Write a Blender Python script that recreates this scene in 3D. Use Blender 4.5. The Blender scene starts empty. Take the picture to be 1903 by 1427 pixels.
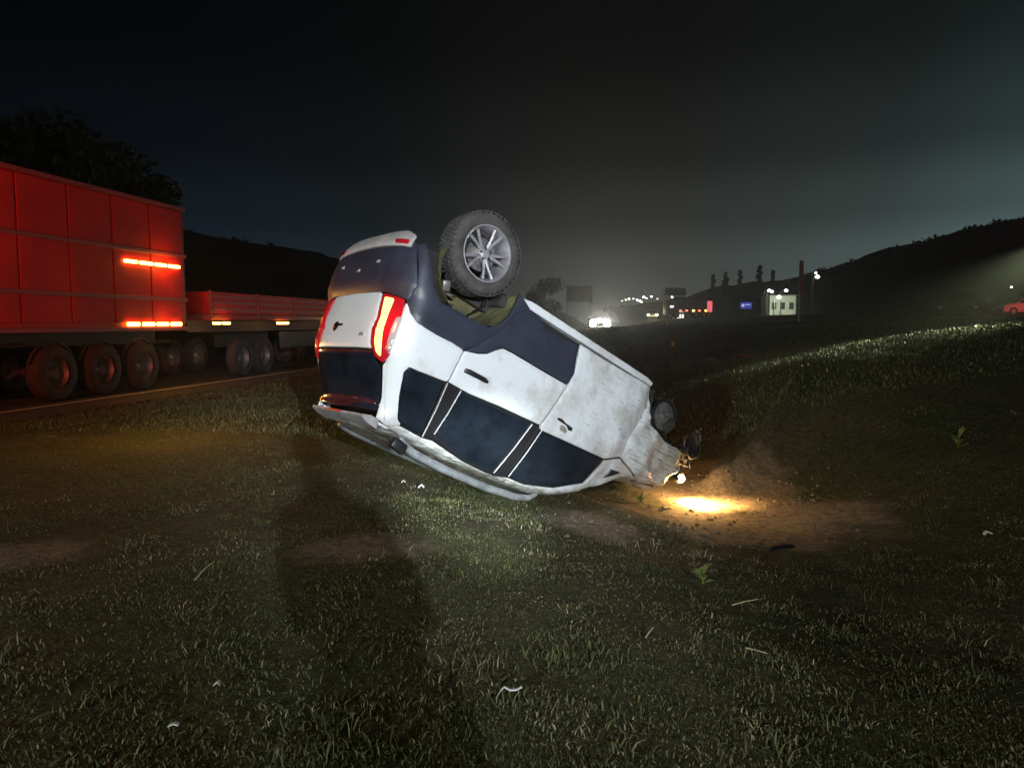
import bpy, bmesh, math, random
import numpy as np
from mathutils import Vector, Matrix, Euler, noise
from mathutils.geometry import delaunay_2d_cdt

# ------------------------------------------------------------------ camera, sky, lights, exposure
scene = bpy.context.scene
COL = scene.collection
rng = np.random.default_rng(7)
random.seed(7)
R = math.radians

cam_data = bpy.data.cameras.new('camera')
cam_data.sensor_width = 36.0
cam_data.lens = 36.0 * 1374.0 / 1903.0
cam_data.clip_start = 0.02
cam_data.clip_end = 3000.0
cam = bpy.data.objects.new('camera', cam_data)
COL.objects.link(cam)
cam.location = (0, 0, 1.5)
cam.rotation_euler = (R(90) - math.atan(113.5 / 1374.0), 0, 0)
scene.camera = cam

world = bpy.data.worlds.new('World')
scene.world = world
world.use_nodes = True
wn = world.node_tree.nodes; wl = world.node_tree.links
wn.clear()
w_out = wn.new('ShaderNodeOutputWorld')
w_sky = wn.new('ShaderNodeTexSky'); w_sky.sky_type = 'NISHITA'; w_sky.sun_disc = False
w_sky.sun_elevation = R(-8); w_sky.sun_rotation = R(40)
w_bg1 = wn.new('ShaderNodeBackground'); w_bg1.inputs['Strength'].default_value = 0.05
wl.new(w_sky.outputs[0], w_bg1.inputs[0])
# light pollution of the towns behind the hills: bright near the horizon, fading overhead
w_tc = wn.new('ShaderNodeTexCoord')
w_sep = wn.new('ShaderNodeSeparateXYZ'); wl.new(w_tc.outputs['Generated'], w_sep.inputs[0])
w_az = wn.new('ShaderNodeValToRGB')
w_map = wn.new('ShaderNodeMapRange'); w_map.inputs[1].default_value = -0.62; w_map.inputs[2].default_value = 0.62
wl.new(w_sep.outputs[0], w_map.inputs[0]); wl.new(w_map.outputs[0], w_az.inputs[0])
cr = w_az.color_ramp
cr.elements[0].position = 0.0; cr.elements[0].color = (0.011, 0.020, 0.032, 1)
cr.elements[1].position = 1.0; cr.elements[1].color = (0.24, 0.40, 0.40, 1)
for p, c in ((0.20, (0.015, 0.029, 0.047, 1)), (0.36, (0.022, 0.034, 0.044, 1)), (0.52, (0.066, 0.068, 0.062, 1)), (0.66, (0.068, 0.070, 0.062, 1)), (0.86, (0.12, 0.165, 0.16, 1))):
    e = cr.elements.new(p); e.color = c
w_el = wn.new('ShaderNodeValToRGB'); wl.new(w_sep.outputs[2], w_el.inputs[0])
cr = w_el.color_ramp; cr.interpolation = 'EASE'
cr.elements[0].position = 0.0; cr.elements[0].color = (1, 1, 1, 1)
cr.elements[1].position = 0.60; cr.elements[1].color = (0.02, 0.02, 0.02, 1)
for p, v in ((0.07, 0.72), (0.14, 0.31), (0.22, 0.125), (0.34, 0.045)):
    e = cr.elements.new(p); e.color = (v, v, v, 1)
w_ns = wn.new('ShaderNodeTexNoise'); w_ns.inputs['Scale'].default_value = 3.0; w_ns.inputs['Detail'].default_value = 3
wl.new(w_tc.outputs['Generated'], w_ns.inputs['Vector'])
w_nm = wn.new('ShaderNodeMapRange'); w_nm.inputs[3].default_value = 0.75; w_nm.inputs[4].default_value = 1.25
wl.new(w_ns.outputs['Fac'], w_nm.inputs[0])
w_mul = wn.new('ShaderNodeMix'); w_mul.data_type = 'RGBA'; w_mul.blend_type = 'MULTIPLY'; w_mul.inputs[0].default_value = 1
wl.new(w_az.outputs[0], w_mul.inputs[6]); wl.new(w_el.outputs[0], w_mul.inputs[7])
w_m2 = wn.new('ShaderNodeVectorMath'); w_m2.operation = 'SCALE'
wl.new(w_mul.outputs[2], w_m2.inputs[0]); wl.new(w_nm.outputs[0], w_m2.inputs['Scale'])
w_bg2 = wn.new('ShaderNodeBackground'); w_bg2.inputs['Strength'].default_value = 1.0
wl.new(w_m2.outputs[0], w_bg2.inputs[0])
w_add = wn.new('ShaderNodeAddShader')
wl.new(w_bg1.outputs[0], w_add.inputs[0]); wl.new(w_bg2.outputs[0], w_add.inputs[1])
wl.new(w_add.outputs[0], w_out.inputs[0])

vs = scene.view_settings
vs.view_transform = 'Standard'; vs.look = 'None'; vs.exposure = 0.0; vs.gamma = 1.0; vs.use_curve_mapping = False


def lamp(name, typ, loc, color, power, target=None, size=0.1, angle=45, blend=1.0):
    d = bpy.data.lights.new(name, typ)
    d.color = color; d.energy = power
    d.shadow_soft_size = size
    if typ == 'SPOT':
        d.spot_size = R(angle); d.spot_blend = blend
    o = bpy.data.objects.new(name, d); COL.objects.link(o)
    o.location = loc
    if target is not None:
        o.rotation_euler = (Vector(target) - Vector(loc)).to_track_quat('-Z', 'Y').to_euler()
    return o


# floodlight of the rescue vehicle parked behind the photographer, its red beacon, the amber beacon on the shoulder
lamp('floodlight', 'SPOT', (2.6, -6.7, 2.85), (0.86, 0.93, 1.0), 8800, (-0.75, 7.2, 1.40), 0.05, 27, 1.0)
lamp('hand_torch', 'SPOT', (0.62, -0.05, 1.28), (0.84, 0.98, 1.0), 4200, (-0.36, 6.7, 0.08), 0.03, 15, 1.0)
lamp('fill_spot', 'SPOT', (-6.5, -8.0, 2.6), (0.84, 1.0, 0.92), 4000, (-0.8, 4.5, 0.0), 0.5, 62, 1.0)  # unseen fill lamp, added to lift the shadows and the foreground
lamp('red_beacon', 'POINT', (3.4, -7.4, 3.3), (1.0, 0.05, 0.05), 240, size=0.1)
lamp('red_beacon_shoulder', 'SPOT', (-7.6, 1.5, 2.3), (1.0, 0.07, 0.035), 3600, (-9.8, 13.0, 4.8), 0.1, 66, 1.0)
lamp('amber_beacon', 'POINT', (-8.8, 2.5, 2.4), (1.0, 0.55, 0.14), 200, size=0.08)
lamp('amber_beacon_verge', 'POINT', (-4.3, 9.3, 1.3), (1.0, 0.42, 0.07), 85, size=0.05)
lamp('ramp_headlight', 'SPOT', (13.2, 18.3, 3.5), (0.88, 1.0, 0.55), 15000, (8.9, 15.2, 1.2), 0.08, 30, 1.0)
lamp('ramp_red_beacon', 'POINT', (43.0, 53.0, 3.6), (1.0, 0.05, 0.06), 650, size=0.1)

# ------------------------------------------------------------------ helpers
MATS = {}


def mat(name, col=(0.5, 0.5, 0.5), rough=0.6, metal=0.0, var=0.0, scale=8.0, bump=0.0, bscale=40.0, emit=None, estr=0.0, coat=0.0, spec=0.5, col2=None, detail=5.0):
    if name in MATS:
        return MATS[name]
    m = bpy.data.materials.new(name); m.use_nodes = True
    nt = m.node_tree; b = nt.nodes['Principled BSDF']
    b.inputs['Base Color'].default_value = (*col, 1)
    b.inputs['Roughness'].default_value = rough
    b.inputs['Metallic'].default_value = metal
    b.inputs['Specular IOR Level'].default_value = spec
    b.inputs['Coat Weight'].default_value = coat
    b.inputs['Coat Roughness'].default_value = 0.08
    if emit:
        b.inputs['Emission Color'].default_value = (*emit, 1)
        b.inputs['Emission Strength'].default_value = estr
    if var > 0 or col2:
        tc = nt.nodes.new('ShaderNodeTexCoord'); n = nt.nodes.new('ShaderNodeTexNoise')
        n.inputs['Scale'].default_value = scale; n.inputs['Detail'].default_value = detail; n.inputs['Roughness'].default_value = 0.65
        nt.links.new(tc.outputs['Object'], n.inputs['Vector'])
        r = nt.nodes.new('ShaderNodeValToRGB')
        r.color_ramp.elements[0].position = 0.33; r.color_ramp.elements[1].position = 0.68
        c2 = col2 if col2 else tuple(min(1, c * (1 + var)) for c in col)
        c1 = col if col2 else tuple(c * (1 - var) for c in col)
        r.color_ramp.elements[0].color = (*c1, 1); r.color_ramp.elements[1].color = (*c2, 1)
        nt.links.new(n.outputs['Fac'], r.inputs[0]); nt.links.new(r.outputs[0], b.inputs['Base Color'])
    if bump > 0:
        tc = nt.nodes.new('ShaderNodeTexCoord'); n = nt.nodes.new('ShaderNodeTexNoise')
        n.inputs['Scale'].default_value = bscale; n.inputs['Detail'].default_value = 6
        nt.links.new(tc.outputs['Object'], n.inputs['Vector'])
        bp = nt.nodes.new('ShaderNodeBump'); bp.inputs['Strength'].default_value = bump; bp.inputs['Distance'].default_value = 0.02
        nt.links.new(n.outputs['Fac'], bp.inputs['Height']); nt.links.new(bp.outputs[0], b.inputs['Normal'])
    MATS[name] = m
    return m


def tag(o, label=None, cat=None, group=None, kind=None):
    if label: o['label'] = label
    if cat: o['category'] = cat
    if group: o['group'] = group
    if kind: o['kind'] = kind
    return o


def empty(name, loc=(0, 0, 0), rz=0.0):
    o = bpy.data.objects.new(name, None); COL.objects.link(o)
    o.location = loc; o.rotation_euler = (0, 0, rz); o.empty_display_size = 0.2
    return o


def link_mesh(name, me, m, parent=None, smooth=False):
    if m is not None: me.materials.append(m)
    o = bpy.data.objects.new(name, me); COL.objects.link(o)
    if parent is not None: o.parent = parent
    if smooth: me.polygons.foreach_set('use_smooth', [True] * len(me.polygons))
    return o


class MB:
    def __init__(self):
        self.v = []; self.f = []

    def add(self, vs_, fs_):
        k = len(self.v); self.v += [tuple(p) for p in vs_]; self.f += [tuple(i + k for i in q) for q in fs_]
        return self

    def box(self, c, s, rot=None, taper=1.0, bevel=0.0):
        hx, hy, hz = (q / 2 for q in s)
        if bevel > 0:
            bm = bmesh.new(); bmesh.ops.create_cube(bm, size=1.0)
            for q in bm.verts: q.co = Vector((q.co.x * s[0] * (taper if q.co.z > 0 else 1), q.co.y * s[1] * (taper if q.co.z > 0 else 1), q.co.z * s[2]))
            bmesh.ops.bevel(bm, geom=bm.edges[:] + bm.verts[:], offset=min(bevel, min(s) * 0.45), segments=2, affect='EDGES', profile=0.5)
            bm.verts.index_update()
            P = [q.co.copy() for q in bm.verts]; Fs = [[q.index for q in f.verts] for f in bm.faces]; bm.free()
        else:
            P = [Vector((x * hx * (taper if z > 0 else 1), y * hy * (taper if z > 0 else 1), z * hz)) for x in (-1, 1) for y in (-1, 1) for z in (-1, 1)]
            Fs = [(0, 1, 3, 2), (4, 6, 7, 5), (0, 4, 5, 1), (2, 3, 7, 6), (0, 2, 6, 4), (1, 5, 7, 3)]
        if rot is not None:
            E_ = Euler(rot).to_matrix() if not isinstance(rot, Matrix) else rot
            P = [E_ @ p for p in P]
        c = Vector(c)
        return self.add([p + c for p in P], Fs)

    def tube(self, pts, r, n=8, cap=True):
        pts = [Vector(p) for p in pts]; m_ = len(pts)
        rr = r if isinstance(r, (list, tuple)) else [r] * m_
        V = []; Fs = []
        up = None
        for i, p in enumerate(pts):
            t = (pts[min(i + 1, m_ - 1)] - pts[max(i - 1, 0)]).normalized()
            if up is None:
                up = Vector((0, 0, 1)) if abs(t.z) < 0.9 else Vector((1, 0, 0))
            a = t.cross(up).normalized(); b = a.cross(t).normalized(); up = b
            for k in range(n):
                an = 2 * math.pi * k / n
                V.append(p + (a * math.cos(an) + b * math.sin(an)) * rr[i])
        for i in range(m_ - 1):
            for k in range(n):
                Fs.append((i * n + k, i * n + (k + 1) % n, (i + 1) * n + (k + 1) % n, (i + 1) * n + k))
        if cap:
            Fs.append(tuple(range(n - 1, -1, -1))); Fs.append(tuple((m_ - 1) * n + k for k in range(n)))
        return self.add(V, Fs)

    def lathe(self, prof, axis='y', c=(0, 0, 0), n=48, closed=False):
        # prof: (radius, along-axis)
        V = []; Fs = []; k = len(prof)
        for j in range(n):
            a = 2 * math.pi * j / n; ca, sa = math.cos(a), math.sin(a)
            for r_, h in prof:
                if axis == 'y': V.append((c[0] + r_ * ca, c[1] + h, c[2] + r_ * sa))
                elif axis == 'z': V.append((c[0] + r_ * ca, c[1] + r_ * sa, c[2] + h))
                else: V.append((c[0] + h, c[1] + r_ * ca, c[2] + r_ * sa))
        lim = k if closed else k - 1
        for j in range(n):
            for i in range(lim):
                i2 = (i + 1) % k
                Fs.append((j * k + i, ((j + 1) % n) * k + i, ((j + 1) % n) * k + i2, j * k + i2))
        return self.add(V, Fs)

    def prism(self, poly, y0, y1, axes='xz'):
        n = len(poly); V = []
        for yy in (y0, y1):
            for a, b in poly:
                V.append((a, yy, b) if axes == 'xz' else ((yy, a, b) if axes == 'yz' else (a, b, yy)))
        Fs = [tuple(range(n)), tuple(range(2 * n - 1, n - 1, -1))] + [(i, n + i, n + (i + 1) % n, (i + 1) % n) for i in range(n)]
        return self.add(V, Fs)

    def build(self, name, m, parent=None, smooth=False, fix=True):
        me = bpy.data.meshes.new(name)
        me.from_pydata(self.v, [], self.f); me.update()
        if fix:
            bm = bmesh.new(); bm.from_mesh(me); bmesh.ops.recalc_face_normals(bm, faces=bm.faces[:]); bm.to_mesh(me); bm.free()
        o = link_mesh(name, me, m, parent, smooth)
        if smooth:
            bpy_smooth(me)
        return o


def bpy_smooth(me, ang=40):
    # smooth shading with sharp edges above the angle
    bm = bmesh.new(); bm.from_mesh(me)
    for f in bm.faces: f.smooth = True
    for e in bm.edges:
        if len(e.link_faces) == 2:
            e.smooth = e.calc_face_angle(0) < R(ang)
    bm.to_mesh(me); bm.free()


def copy_tree(o, parent=None):
    c = o.copy(); COL.objects.link(c); c.parent = parent
    for ch in list(o.children): copy_tree(ch, c)
    return c


def smoothstep(a, b, x):
    t = np.clip((x - a) / (b - a), 0, 1); return t * t * (3 - 2 * t)


# ------------------------------------------------------------------ terrain shape
RD = np.array((0.168, 0.9858)); RN = np.array((0.9858, -0.168))     # road direction and its right-hand normal
CP = np.array([
    (-40, 0, 0), (-40, 40, 0), (-30, 10, 0), (-20, 20, 0), (-10, -8, 0), (0, -8, 0), (8, -8, 0.1), (-10, 0, 0), (-8, 12, 0), (-6.3, 23, 0), (-3, 35, 0.05),
    (-6, 5, 0.02), (0, 0, 0), (0, 2.5, 0), (-3, 4, 0.01), (-4, 8, 0.0), (-2, 6.2, -0.03), (-1, 7.1, -0.13), (0, 7.1, -0.24), (0.4, 7.5, -0.28), (1, 8.1, -0.38),
    (1.5, 8.1, -0.44), (2.2, 7.6, -0.5), (2.3, 8.4, -0.5), (2, 5.6, -0.3), (3, 6.2, -0.36), (3.3, 8.8, -0.36), (1.5, 3, -0.06), (0.5, 5, -0.1), (4, 4, -0.1),
    (1.2, 10.5, -0.1), (0, 11.5, -0.1), (-2, 12, 0.0), (2.6, 11.2, 0.1), (3.2, 12.6, 0.36), (4.3, 11.2, 0.80), (7.1, 13.0, 1.27), (11.1, 16, 1.50), (15, 18.5, 1.75),
    (5, 7.2, 0.05), (6.5, 9, 0.5), (9, 10, 0.95), (6, 5, 0.1), (9, 5, 0.45), (13, 9, 1.0), (18, 14, 1.6), (14, 0, 0.6),
    (5.6, 14, 0.86), (8.4, 15.2, 1.27), (12.5, 18, 1.52), (6.5, 18, 0.78), (10, 20, 1.05), (14, 22, 1.35), (3.5, 17, 0.4), (7, 27, 1.05), (11.5, 30, 1.35), (18, 30, 1.5), (24, 34, 1.65),
    (1, 20, 0.1), (3, 30, 0.4), (5.5, 40, 0.75), (4, 60, 0.5), (-2, 60, 0.2), (25, 60, 2.2), (45, 75, 2.6), (40, 40, 2.0), (20, 90, 1.8), (20, 112, 1.9), (0, 120, 0.3), (-40, 90, 0.2), (30, 130, 2.2), (60, 120, 3.0), (60, 60, 2.6), (-30, 140, 0.4)], float)


def _phi(d):
    return np.where(d > 1e-9, d * d * np.log(np.maximum(d, 1e-9)), 0.0)


_n = len(CP)
_K = _phi(np.linalg.norm(CP[:, None, :2] - CP[None, :, :2], axis=2)) + np.eye(_n) * 0.05
_Pm = np.c_[np.ones(_n), CP[:, :2]]
_A = np.block([[_K, _Pm], [_Pm.T, np.zeros((3, 3))]])
_sol = np.linalg.solve(_A, np.r_[CP[:, 2], np.zeros(3)])
RAMP = np.array([(4.5, 150), (6.0, 95), (7.0, 66), (8.6, 48), (12.0, 40.5), (17.0, 39.5), (25.0, 43.0), (36.0, 50.0), (52.0, 62.0), (80.0, 85.0)], float)
RAMPZ = np.array([0.5, 0.66, 0.80, 1.15, 1.52, 1.66, 1.80, 1.95, 2.2, 2.8])
LIP = np.array([(2.2, 8.55), (2.75, 8.95), (3.2, 9.45), (3.7, 10.1), (4.2, 10.7)], float)


def dpoly(x, y, P):
    """distance to a polyline and fractional vertex index"""
    best = np.full(np.shape(x), 1e9); idx = np.zeros(np.shape(x))
    for i in range(len(P) - 1):
        a, b = P[i], P[i + 1]; d = b - a; L = d @ d
        t = np.clip(((x - a[0]) * d[0] + (y - a[1]) * d[1]) / L, 0, 1)
        q = np.hypot(x - a[0] - t * d[0], y - a[1] - t * d[1])
        m_ = q < best; best = np.where(m_, q, best); idx = np.where(m_, i + t, idx)
    return best, idx


def road_z(t):
    return np.interp(t, [-400, 30, 60, 150, 600], [0, 0.0, 0.05, 0.25, 0.4])


def height(x, y, carve=True):
    x = np.asarray(x, float); y = np.asarray(y, float); sh = x.shape
    x = x.ravel(); y = y.ravel()
    xc = np.clip(x, -45, 62); yc = np.clip(y, -12, 140)
    z = np.empty_like(x)
    for k in range(0, len(x), 20000):
        d = np.hypot(xc[k:k + 20000, None] - CP[None, :, 0], yc[k:k + 20000, None] - CP[None, :, 1])
        z[k:k + 20000] = _phi(d) @ _sol[:_n] + _sol[_n] + _sol[_n + 1] * xc[k:k + 20000] + _sol[_n + 2] * yc[k:k + 20000]
    far = smoothstep(0, 60, np.maximum(np.abs(x - xc), np.abs(y - yc)))
    z = z * (1 - far) + 1.0 * far
    # gentle lumps
    z = z + 0.018 * np.sin(2.3 * x + 1.3 * np.sin(1.7 * y)) * np.sin(1.9 * y + 0.7) + 0.010 * np.sin(6.1 * x + 2) * np.sin(5.3 * y + x)
    # main road bench
    s = x * RN[0] + y * RN[1]; t = x * RD[0] + y * RD[1]
    w = 1 - smoothstep(-9.6, -7.6, s)
    zr = road_z(t) - (0.02 if carve else 0.0)
    z = z * (1 - w) + zr * w
    # ramp bench
    dr, ir = dpoly(x, y, RAMP)
    w = 1 - smoothstep(3.9, 7.0, dr)
    z = z * (1 - w) + (np.interp(ir, np.arange(len(RAMPZ)), RAMPZ) - (0.06 if carve else 0)) * w
    # earth lip on the far side of the ditch, in front of the car's nose, and the ditch bed before it
    dc, ic = dpoly(x, y, LIP)
    z = z + (0.24 * np.exp(-(dc / 0.15) ** 2)) * smoothstep(0, 0.5, ic) * (1 - smoothstep(len(LIP) - 1.6, len(LIP) - 1, ic))
    return z.reshape(sh)


def hz(x, y):
    return float(height(np.array([x]), np.array([y]))[0])

# ------------------------------------------------------------------ setting: ground, roads, drainage channel
def axis_pts(spec):
    out = []
    for a, b, st in spec:
        out += list(np.arange(a, b, st))
    out.append(spec[-1][1])
    return np.array(out)


def ground_material():
    m = bpy.data.materials.new('soil_and_turf'); m.use_nodes = True
    nt = m.node_tree; b = nt.nodes['Principled BSDF']; b.inputs['Roughness'].default_value = 0.95; b.inputs['Specular IOR Level'].default_value = 0.15
    tc = nt.nodes.new('ShaderNodeTexCoord')

    def nz(sc, det, rough=0.6):
        n = nt.nodes.new('ShaderNodeTexNoise'); n.inputs['Scale'].default_value = sc; n.inputs['Detail'].default_value = det; n.inputs['Roughness'].default_value = rough
        nt.links.new(tc.outputs['Object'], n.inputs['Vector']); return n
    n1 = nz(0.9, 6); n2 = nz(14, 6, 0.7)
    r1 = nt.nodes.new('ShaderNodeValToRGB'); r1.color_ramp.elements[0].position = 0.36; r1.color_ramp.elements[1].position = 0.66
    r1.color_ramp.elements[0].color = (0.070, 0.062, 0.038, 1); r1.color_ramp.elements[1].color = (0.046, 0.056, 0.024, 1)
    r2 = nt.nodes.new('ShaderNodeValToRGB'); r2.color_ramp.elements[0].position = 0.3; r2.color_ramp.elements[1].position = 0.7
    r2.color_ramp.elements[0].color = (0.45, 0.45, 0.45, 1); r2.color_ramp.elements[1].color = (1.7, 1.65, 1.5, 1)
    nt.links.new(n1.outputs['Fac'], r1.inputs[0]); nt.links.new(n2.outputs['Fac'], r2.inputs[0])
    at = nt.nodes.new('ShaderNodeAttribute'); at.attribute_name = 'bare'
    mx0 = nt.nodes.new('ShaderNodeMix'); mx0.data_type = 'RGBA'; nt.links.new(at.outputs['Fac'], mx0.inputs[0])
    nt.links.new(r1.outputs[0], mx0.inputs[6]); mx0.inputs[7].default_value = (0.235, 0.195, 0.16, 1)
    mx = nt.nodes.new('ShaderNodeMix'); mx.data_type = 'RGBA'; mx.blend_type = 'MULTIPLY'; mx.inputs[0].default_value = 1
    nt.links.new(mx0.outputs[2], mx.inputs[6]); nt.links.new(r2.outputs[0], mx.inputs[7])
    nt.links.new(mx.outputs[2], b.inputs['Base Color'])
    n3 = nz(30, 8, 0.7); bp = nt.nodes.new('ShaderNodeBump'); bp.inputs['Strength'].default_value = 0.7; bp.inputs['Distance'].default_value = 0.03
    nt.links.new(n3.outputs['Fac'], bp.inputs['Height']); nt.links.new(bp.outputs[0], b.inputs['Normal'])
    return m


def bare(x, y):
    """bare trampled soil: strength 0..1"""
    x = np.asarray(x, float); y = np.asarray(y, float)
    wob = 0.18 * np.sin(3.1 * x + 1.1) * np.sin(2.7 * y) + 0.12 * np.sin(7.3 * x - 2.1 * y) + 0.10 * np.sin(11 * x + 9 * y)

    def ell(cx, cy, a, b, rot=0.0):
        c, s = math.cos(rot), math.sin(rot)
        u = ((x - cx) * c + (y - cy) * s) / a; v = (-(x - cx) * s + (y - cy) * c) / b
        return 1 - smoothstep(0.65, 1.15, np.hypot(u, v) + wob)
    m_ = np.maximum(ell(0.75, 6.35, 0.42, 0.75, 0.35), ell(2.35, 6.95, 1.25, 1.15, 0.5))
    m_ = np.maximum(m_, ell(2.4, 8.6, 1.1, 0.9, 0.4))
    m_ = np.maximum(m_, 0.6 * ell(-3.2, 4.6, 0.5, 0.35))
    m_ = np.maximum(m_, 0.7 * ell(-1.0, 4.9, 0.5, 0.3, 0.3))
    m_ = np.maximum(m_, 0.9 * ell(6.5, 19, 3.0, 3.0, 0.3))
    m_ = np.maximum(m_, 0.9 * ell(5.6, 27, 1.6, 7.0, -0.1))
    return m_


gx = axis_pts([(-700, -100, 60), (-100, -40, 10), (-40, -12, 2), (-12, -6, 0.5), (-6, 9, 0.14), (9, 20, 0.5), (20, 70, 2.5), (70, 130, 10), (130, 700, 57)])
gy = axis_pts([(-60, -12, 8), (-12, 1, 1.0), (1, 14, 0.14), (14, 24, 0.4), (24, 60, 1.2), (60, 150, 5), (150, 300, 25), (300, 900, 100)])
GX, GY = np.meshgrid(gx, gy)
GZ = height(GX, GY)
nx, ny = len(gx), len(gy)
me = bpy.data.meshes.new('ground')
co = np.stack([GX.ravel(), GY.ravel(), GZ.ravel()], 1)
ii = np.arange(nx * ny).reshape(ny, nx)
quads = np.stack([ii[:-1, :-1].ravel(), ii[:-1, 1:].ravel(), ii[1:, 1:].ravel(), ii[1:, :-1].ravel()], 1)
me.from_pydata(co.tolist(), [], quads.tolist())
at = me.attributes.new('bare', 'FLOAT', 'POINT')
at.data.foreach_set('value', bare(GX.ravel(), GY.ravel()).astype(np.float32))
tag(link_mesh('ground', me, ground_material(), None, True), kind='structure')


def strip(name, P, z, lo, hi, m, n=None, dz=0.0, kind='structure', parent=None, crown=0.0):
    """a ribbon along polyline P between the lateral offsets lo and hi"""
    V = []; Fs = []
    P = np.asarray(P, float)
    for i in range(len(P)):
        t = P[min(i + 1, len(P) - 1)] - P[max(i - 1, 0)]; t = t / np.linalg.norm(t); nn = np.array((t[1], -t[0]))
        for k in range(5):
            o_ = lo + (hi - lo) * k / 4
            V.append((*(P[i] + nn * o_), z[i] + dz + crown * (1 - (2 * k / 4 - 1) ** 2)))
    for i in range(len(P) - 1):
        for k in range(4):
            a = i * 5 + k; Fs.append((a, a + 1, a + 6, a + 5))
    me = bpy.data.meshes.new(name); me.from_pydata(V, [], Fs)
    o = link_mesh(name, me, m, parent, True)
    if kind: o['kind'] = kind
    return o


asphalt = mat('asphalt', (0.050, 0.048, 0.046), 0.8, var=0.35, scale=3.0, bump=0.4, bscale=120)
paint = mat('road_paint', (0.62, 0.60, 0.55), 0.6, var=0.25, scale=6.0)
tt = np.concatenate([np.arange(-60, 60, 2.0), np.arange(60, 260, 8.0)])
RP = RD[None, :] * tt[:, None] + RN[None, :] * (-15.0)
road = strip('road', RP, road_z(tt), -8.0, 5.6, asphalt, dz=0.0, crown=0.03)
strip('edge_line', RP, road_z(tt), 4.55, 4.69, paint, dz=0.022, kind=None, parent=road)
for k in range(14):
    P2 = RD[None, :] * np.array([k * 12 - 12, k * 12 - 8.0])[:, None] + RN[None, :] * (-15.0)
    strip('lane_dash', P2, road_z(np.array([k * 12 - 12, k * 12 - 8.0])), 0.9, 1.02, paint, dz=0.036, kind=None, parent=road)


def resample(P, z, step):
    P = np.asarray(P, float); d = np.r_[0, np.cumsum(np.linalg.norm(np.diff(P, axis=0), axis=1))]
    s = np.arange(0, d[-1], step)
    # smooth by averaging
    x = np.interp(s, d, P[:, 0]); y = np.interp(s, d, P[:, 1]); zz = np.interp(s, d, z)
    for _ in range(3):
        x[1:-1] = (x[:-2] + 2 * x[1:-1] + x[2:]) / 4; y[1:-1] = (y[:-2] + 2 * y[1:-1] + y[2:]) / 4; zz[1:-1] = (zz[:-2] + 2 * zz[1:-1] + zz[2:]) / 4
    return np.c_[x, y], zz


RPs, RZs = resample(RAMP, RAMPZ, 1.5)
ramp = strip('ramp_road', RPs, RZs, -3.6, 3.6, asphalt, dz=0.0, crown=0.02)
strip('edge_line', RPs, RZs, -3.35, -3.22, paint, dz=0.012, kind=None, parent=ramp)
strip('edge_line', RPs, RZs, 3.22, 3.35, paint, dz=0.012, kind=None, parent=ramp)

# ------------------------------------------------------------------ grass (stuff)
def grass_material():
    m = bpy.data.materials.new('grass_blades'); m.use_nodes = True
    nt = m.node_tree; b = nt.nodes['Principled BSDF']; b.inputs['Roughness'].default_value = 0.6; b.inputs['Specular IOR Level'].default_value = 0.25
    at = nt.nodes.new('ShaderNodeAttribute'); at.attribute_name = 'tint'
    r = nt.nodes.new('ShaderNodeValToRGB'); cr = r.color_ramp
    cr.elements[0].position = 0.0; cr.elements[0].color = (0.036, 0.050, 0.016, 1)
    cr.elements[1].position = 1.0; cr.elements[1].color = (0.30, 0.27, 0.17, 1)
    for p, c in ((0.4, (0.072, 0.082, 0.028, 1)), (0.68, (0.115, 0.108, 0.048, 1)), (0.85, (0.19, 0.17, 0.09, 1))):
        e = cr.elements.new(p); e.color = c
    nt.links.new(at.outputs['Fac'], r.inputs[0]); nt.links.new(r.outputs[0], b.inputs['Base Color'])
    return m


GRASS = grass_material()


def blades(name, x, y, h, w, tint, lean, label):
    n = len(x); z = height(x, y)
    an = rng.uniform(0, 2 * math.pi, n); la = rng.uniform(0, 2 * math.pi, n)
    dx, dy = np.cos(an) * w / 2, np.sin(an) * w / 2
    lx, ly = np.cos(la) * lean * h, np.sin(la) * lean * h
    V = np.empty((n, 5, 3), np.float32)
    V[:, 0] = np.stack([x - dx, y - dy, z - 0.01], 1); V[:, 1] = np.stack([x + dx, y + dy, z - 0.01], 1)
    hm = h * np.sqrt(np.clip(1 - (lean * 0.75) ** 2, 0.1, 1))
    V[:, 2] = np.stack([x - dx * 0.75 + lx * 0.35, y - dy * 0.75 + ly * 0.35, z + hm * 0.6], 1)
    V[:, 3] = np.stack([x + dx * 0.75 + lx * 0.35, y + dy * 0.75 + ly * 0.35, z + hm * 0.6], 1)
    V[:, 4] = np.stack([x + lx, y + ly, z + hm * 0.95], 1)
    base = (np.arange(n) * 5)[:, None]
    tri = np.concatenate([base + np.array([[0, 1, 3]]), base + np.array([[0, 3, 2]]), base + np.array([[2, 3, 4]])], 1).reshape(-1, 3)
    me = bpy.data.meshes.new(name)
    me.vertices.add(n * 5); me.vertices.foreach_set('co', V.ravel())
    me.loops.add(len(tri) * 3); me.loops.foreach_set('vertex_index', tri.ravel().astype(np.int32))
    me.polygons.add(len(tri)); me.polygons.foreach_set('loop_start', (np.arange(len(tri)) * 3).astype(np.int32))
    me.update(calc_edges=True)
    at = me.attributes.new('tint', 'FLOAT', 'POINT'); at.data.foreach_set('value', np.repeat(tint, 5).astype(np.float32))
    return tag(link_mesh(name, me, GRASS), label, 'grass', kind='stuff')


def patchy(x, y):
    return 0.5 + 0.10 * np.sin(9.1 * x + 3 * np.sin(5 * y)) * np.sin(7.7 * y + 2 * np.sin(6 * x)) + 0.26 * np.sin(1.3 * x + 1.1 * np.sin(0.9 * y)) * np.sin(1.1 * y + 0.5 * x) + 0.22 * np.sin(3.7 * x + 2.3) * np.sin(3.1 * y + 1.7 * np.sin(2 * x))


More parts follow.
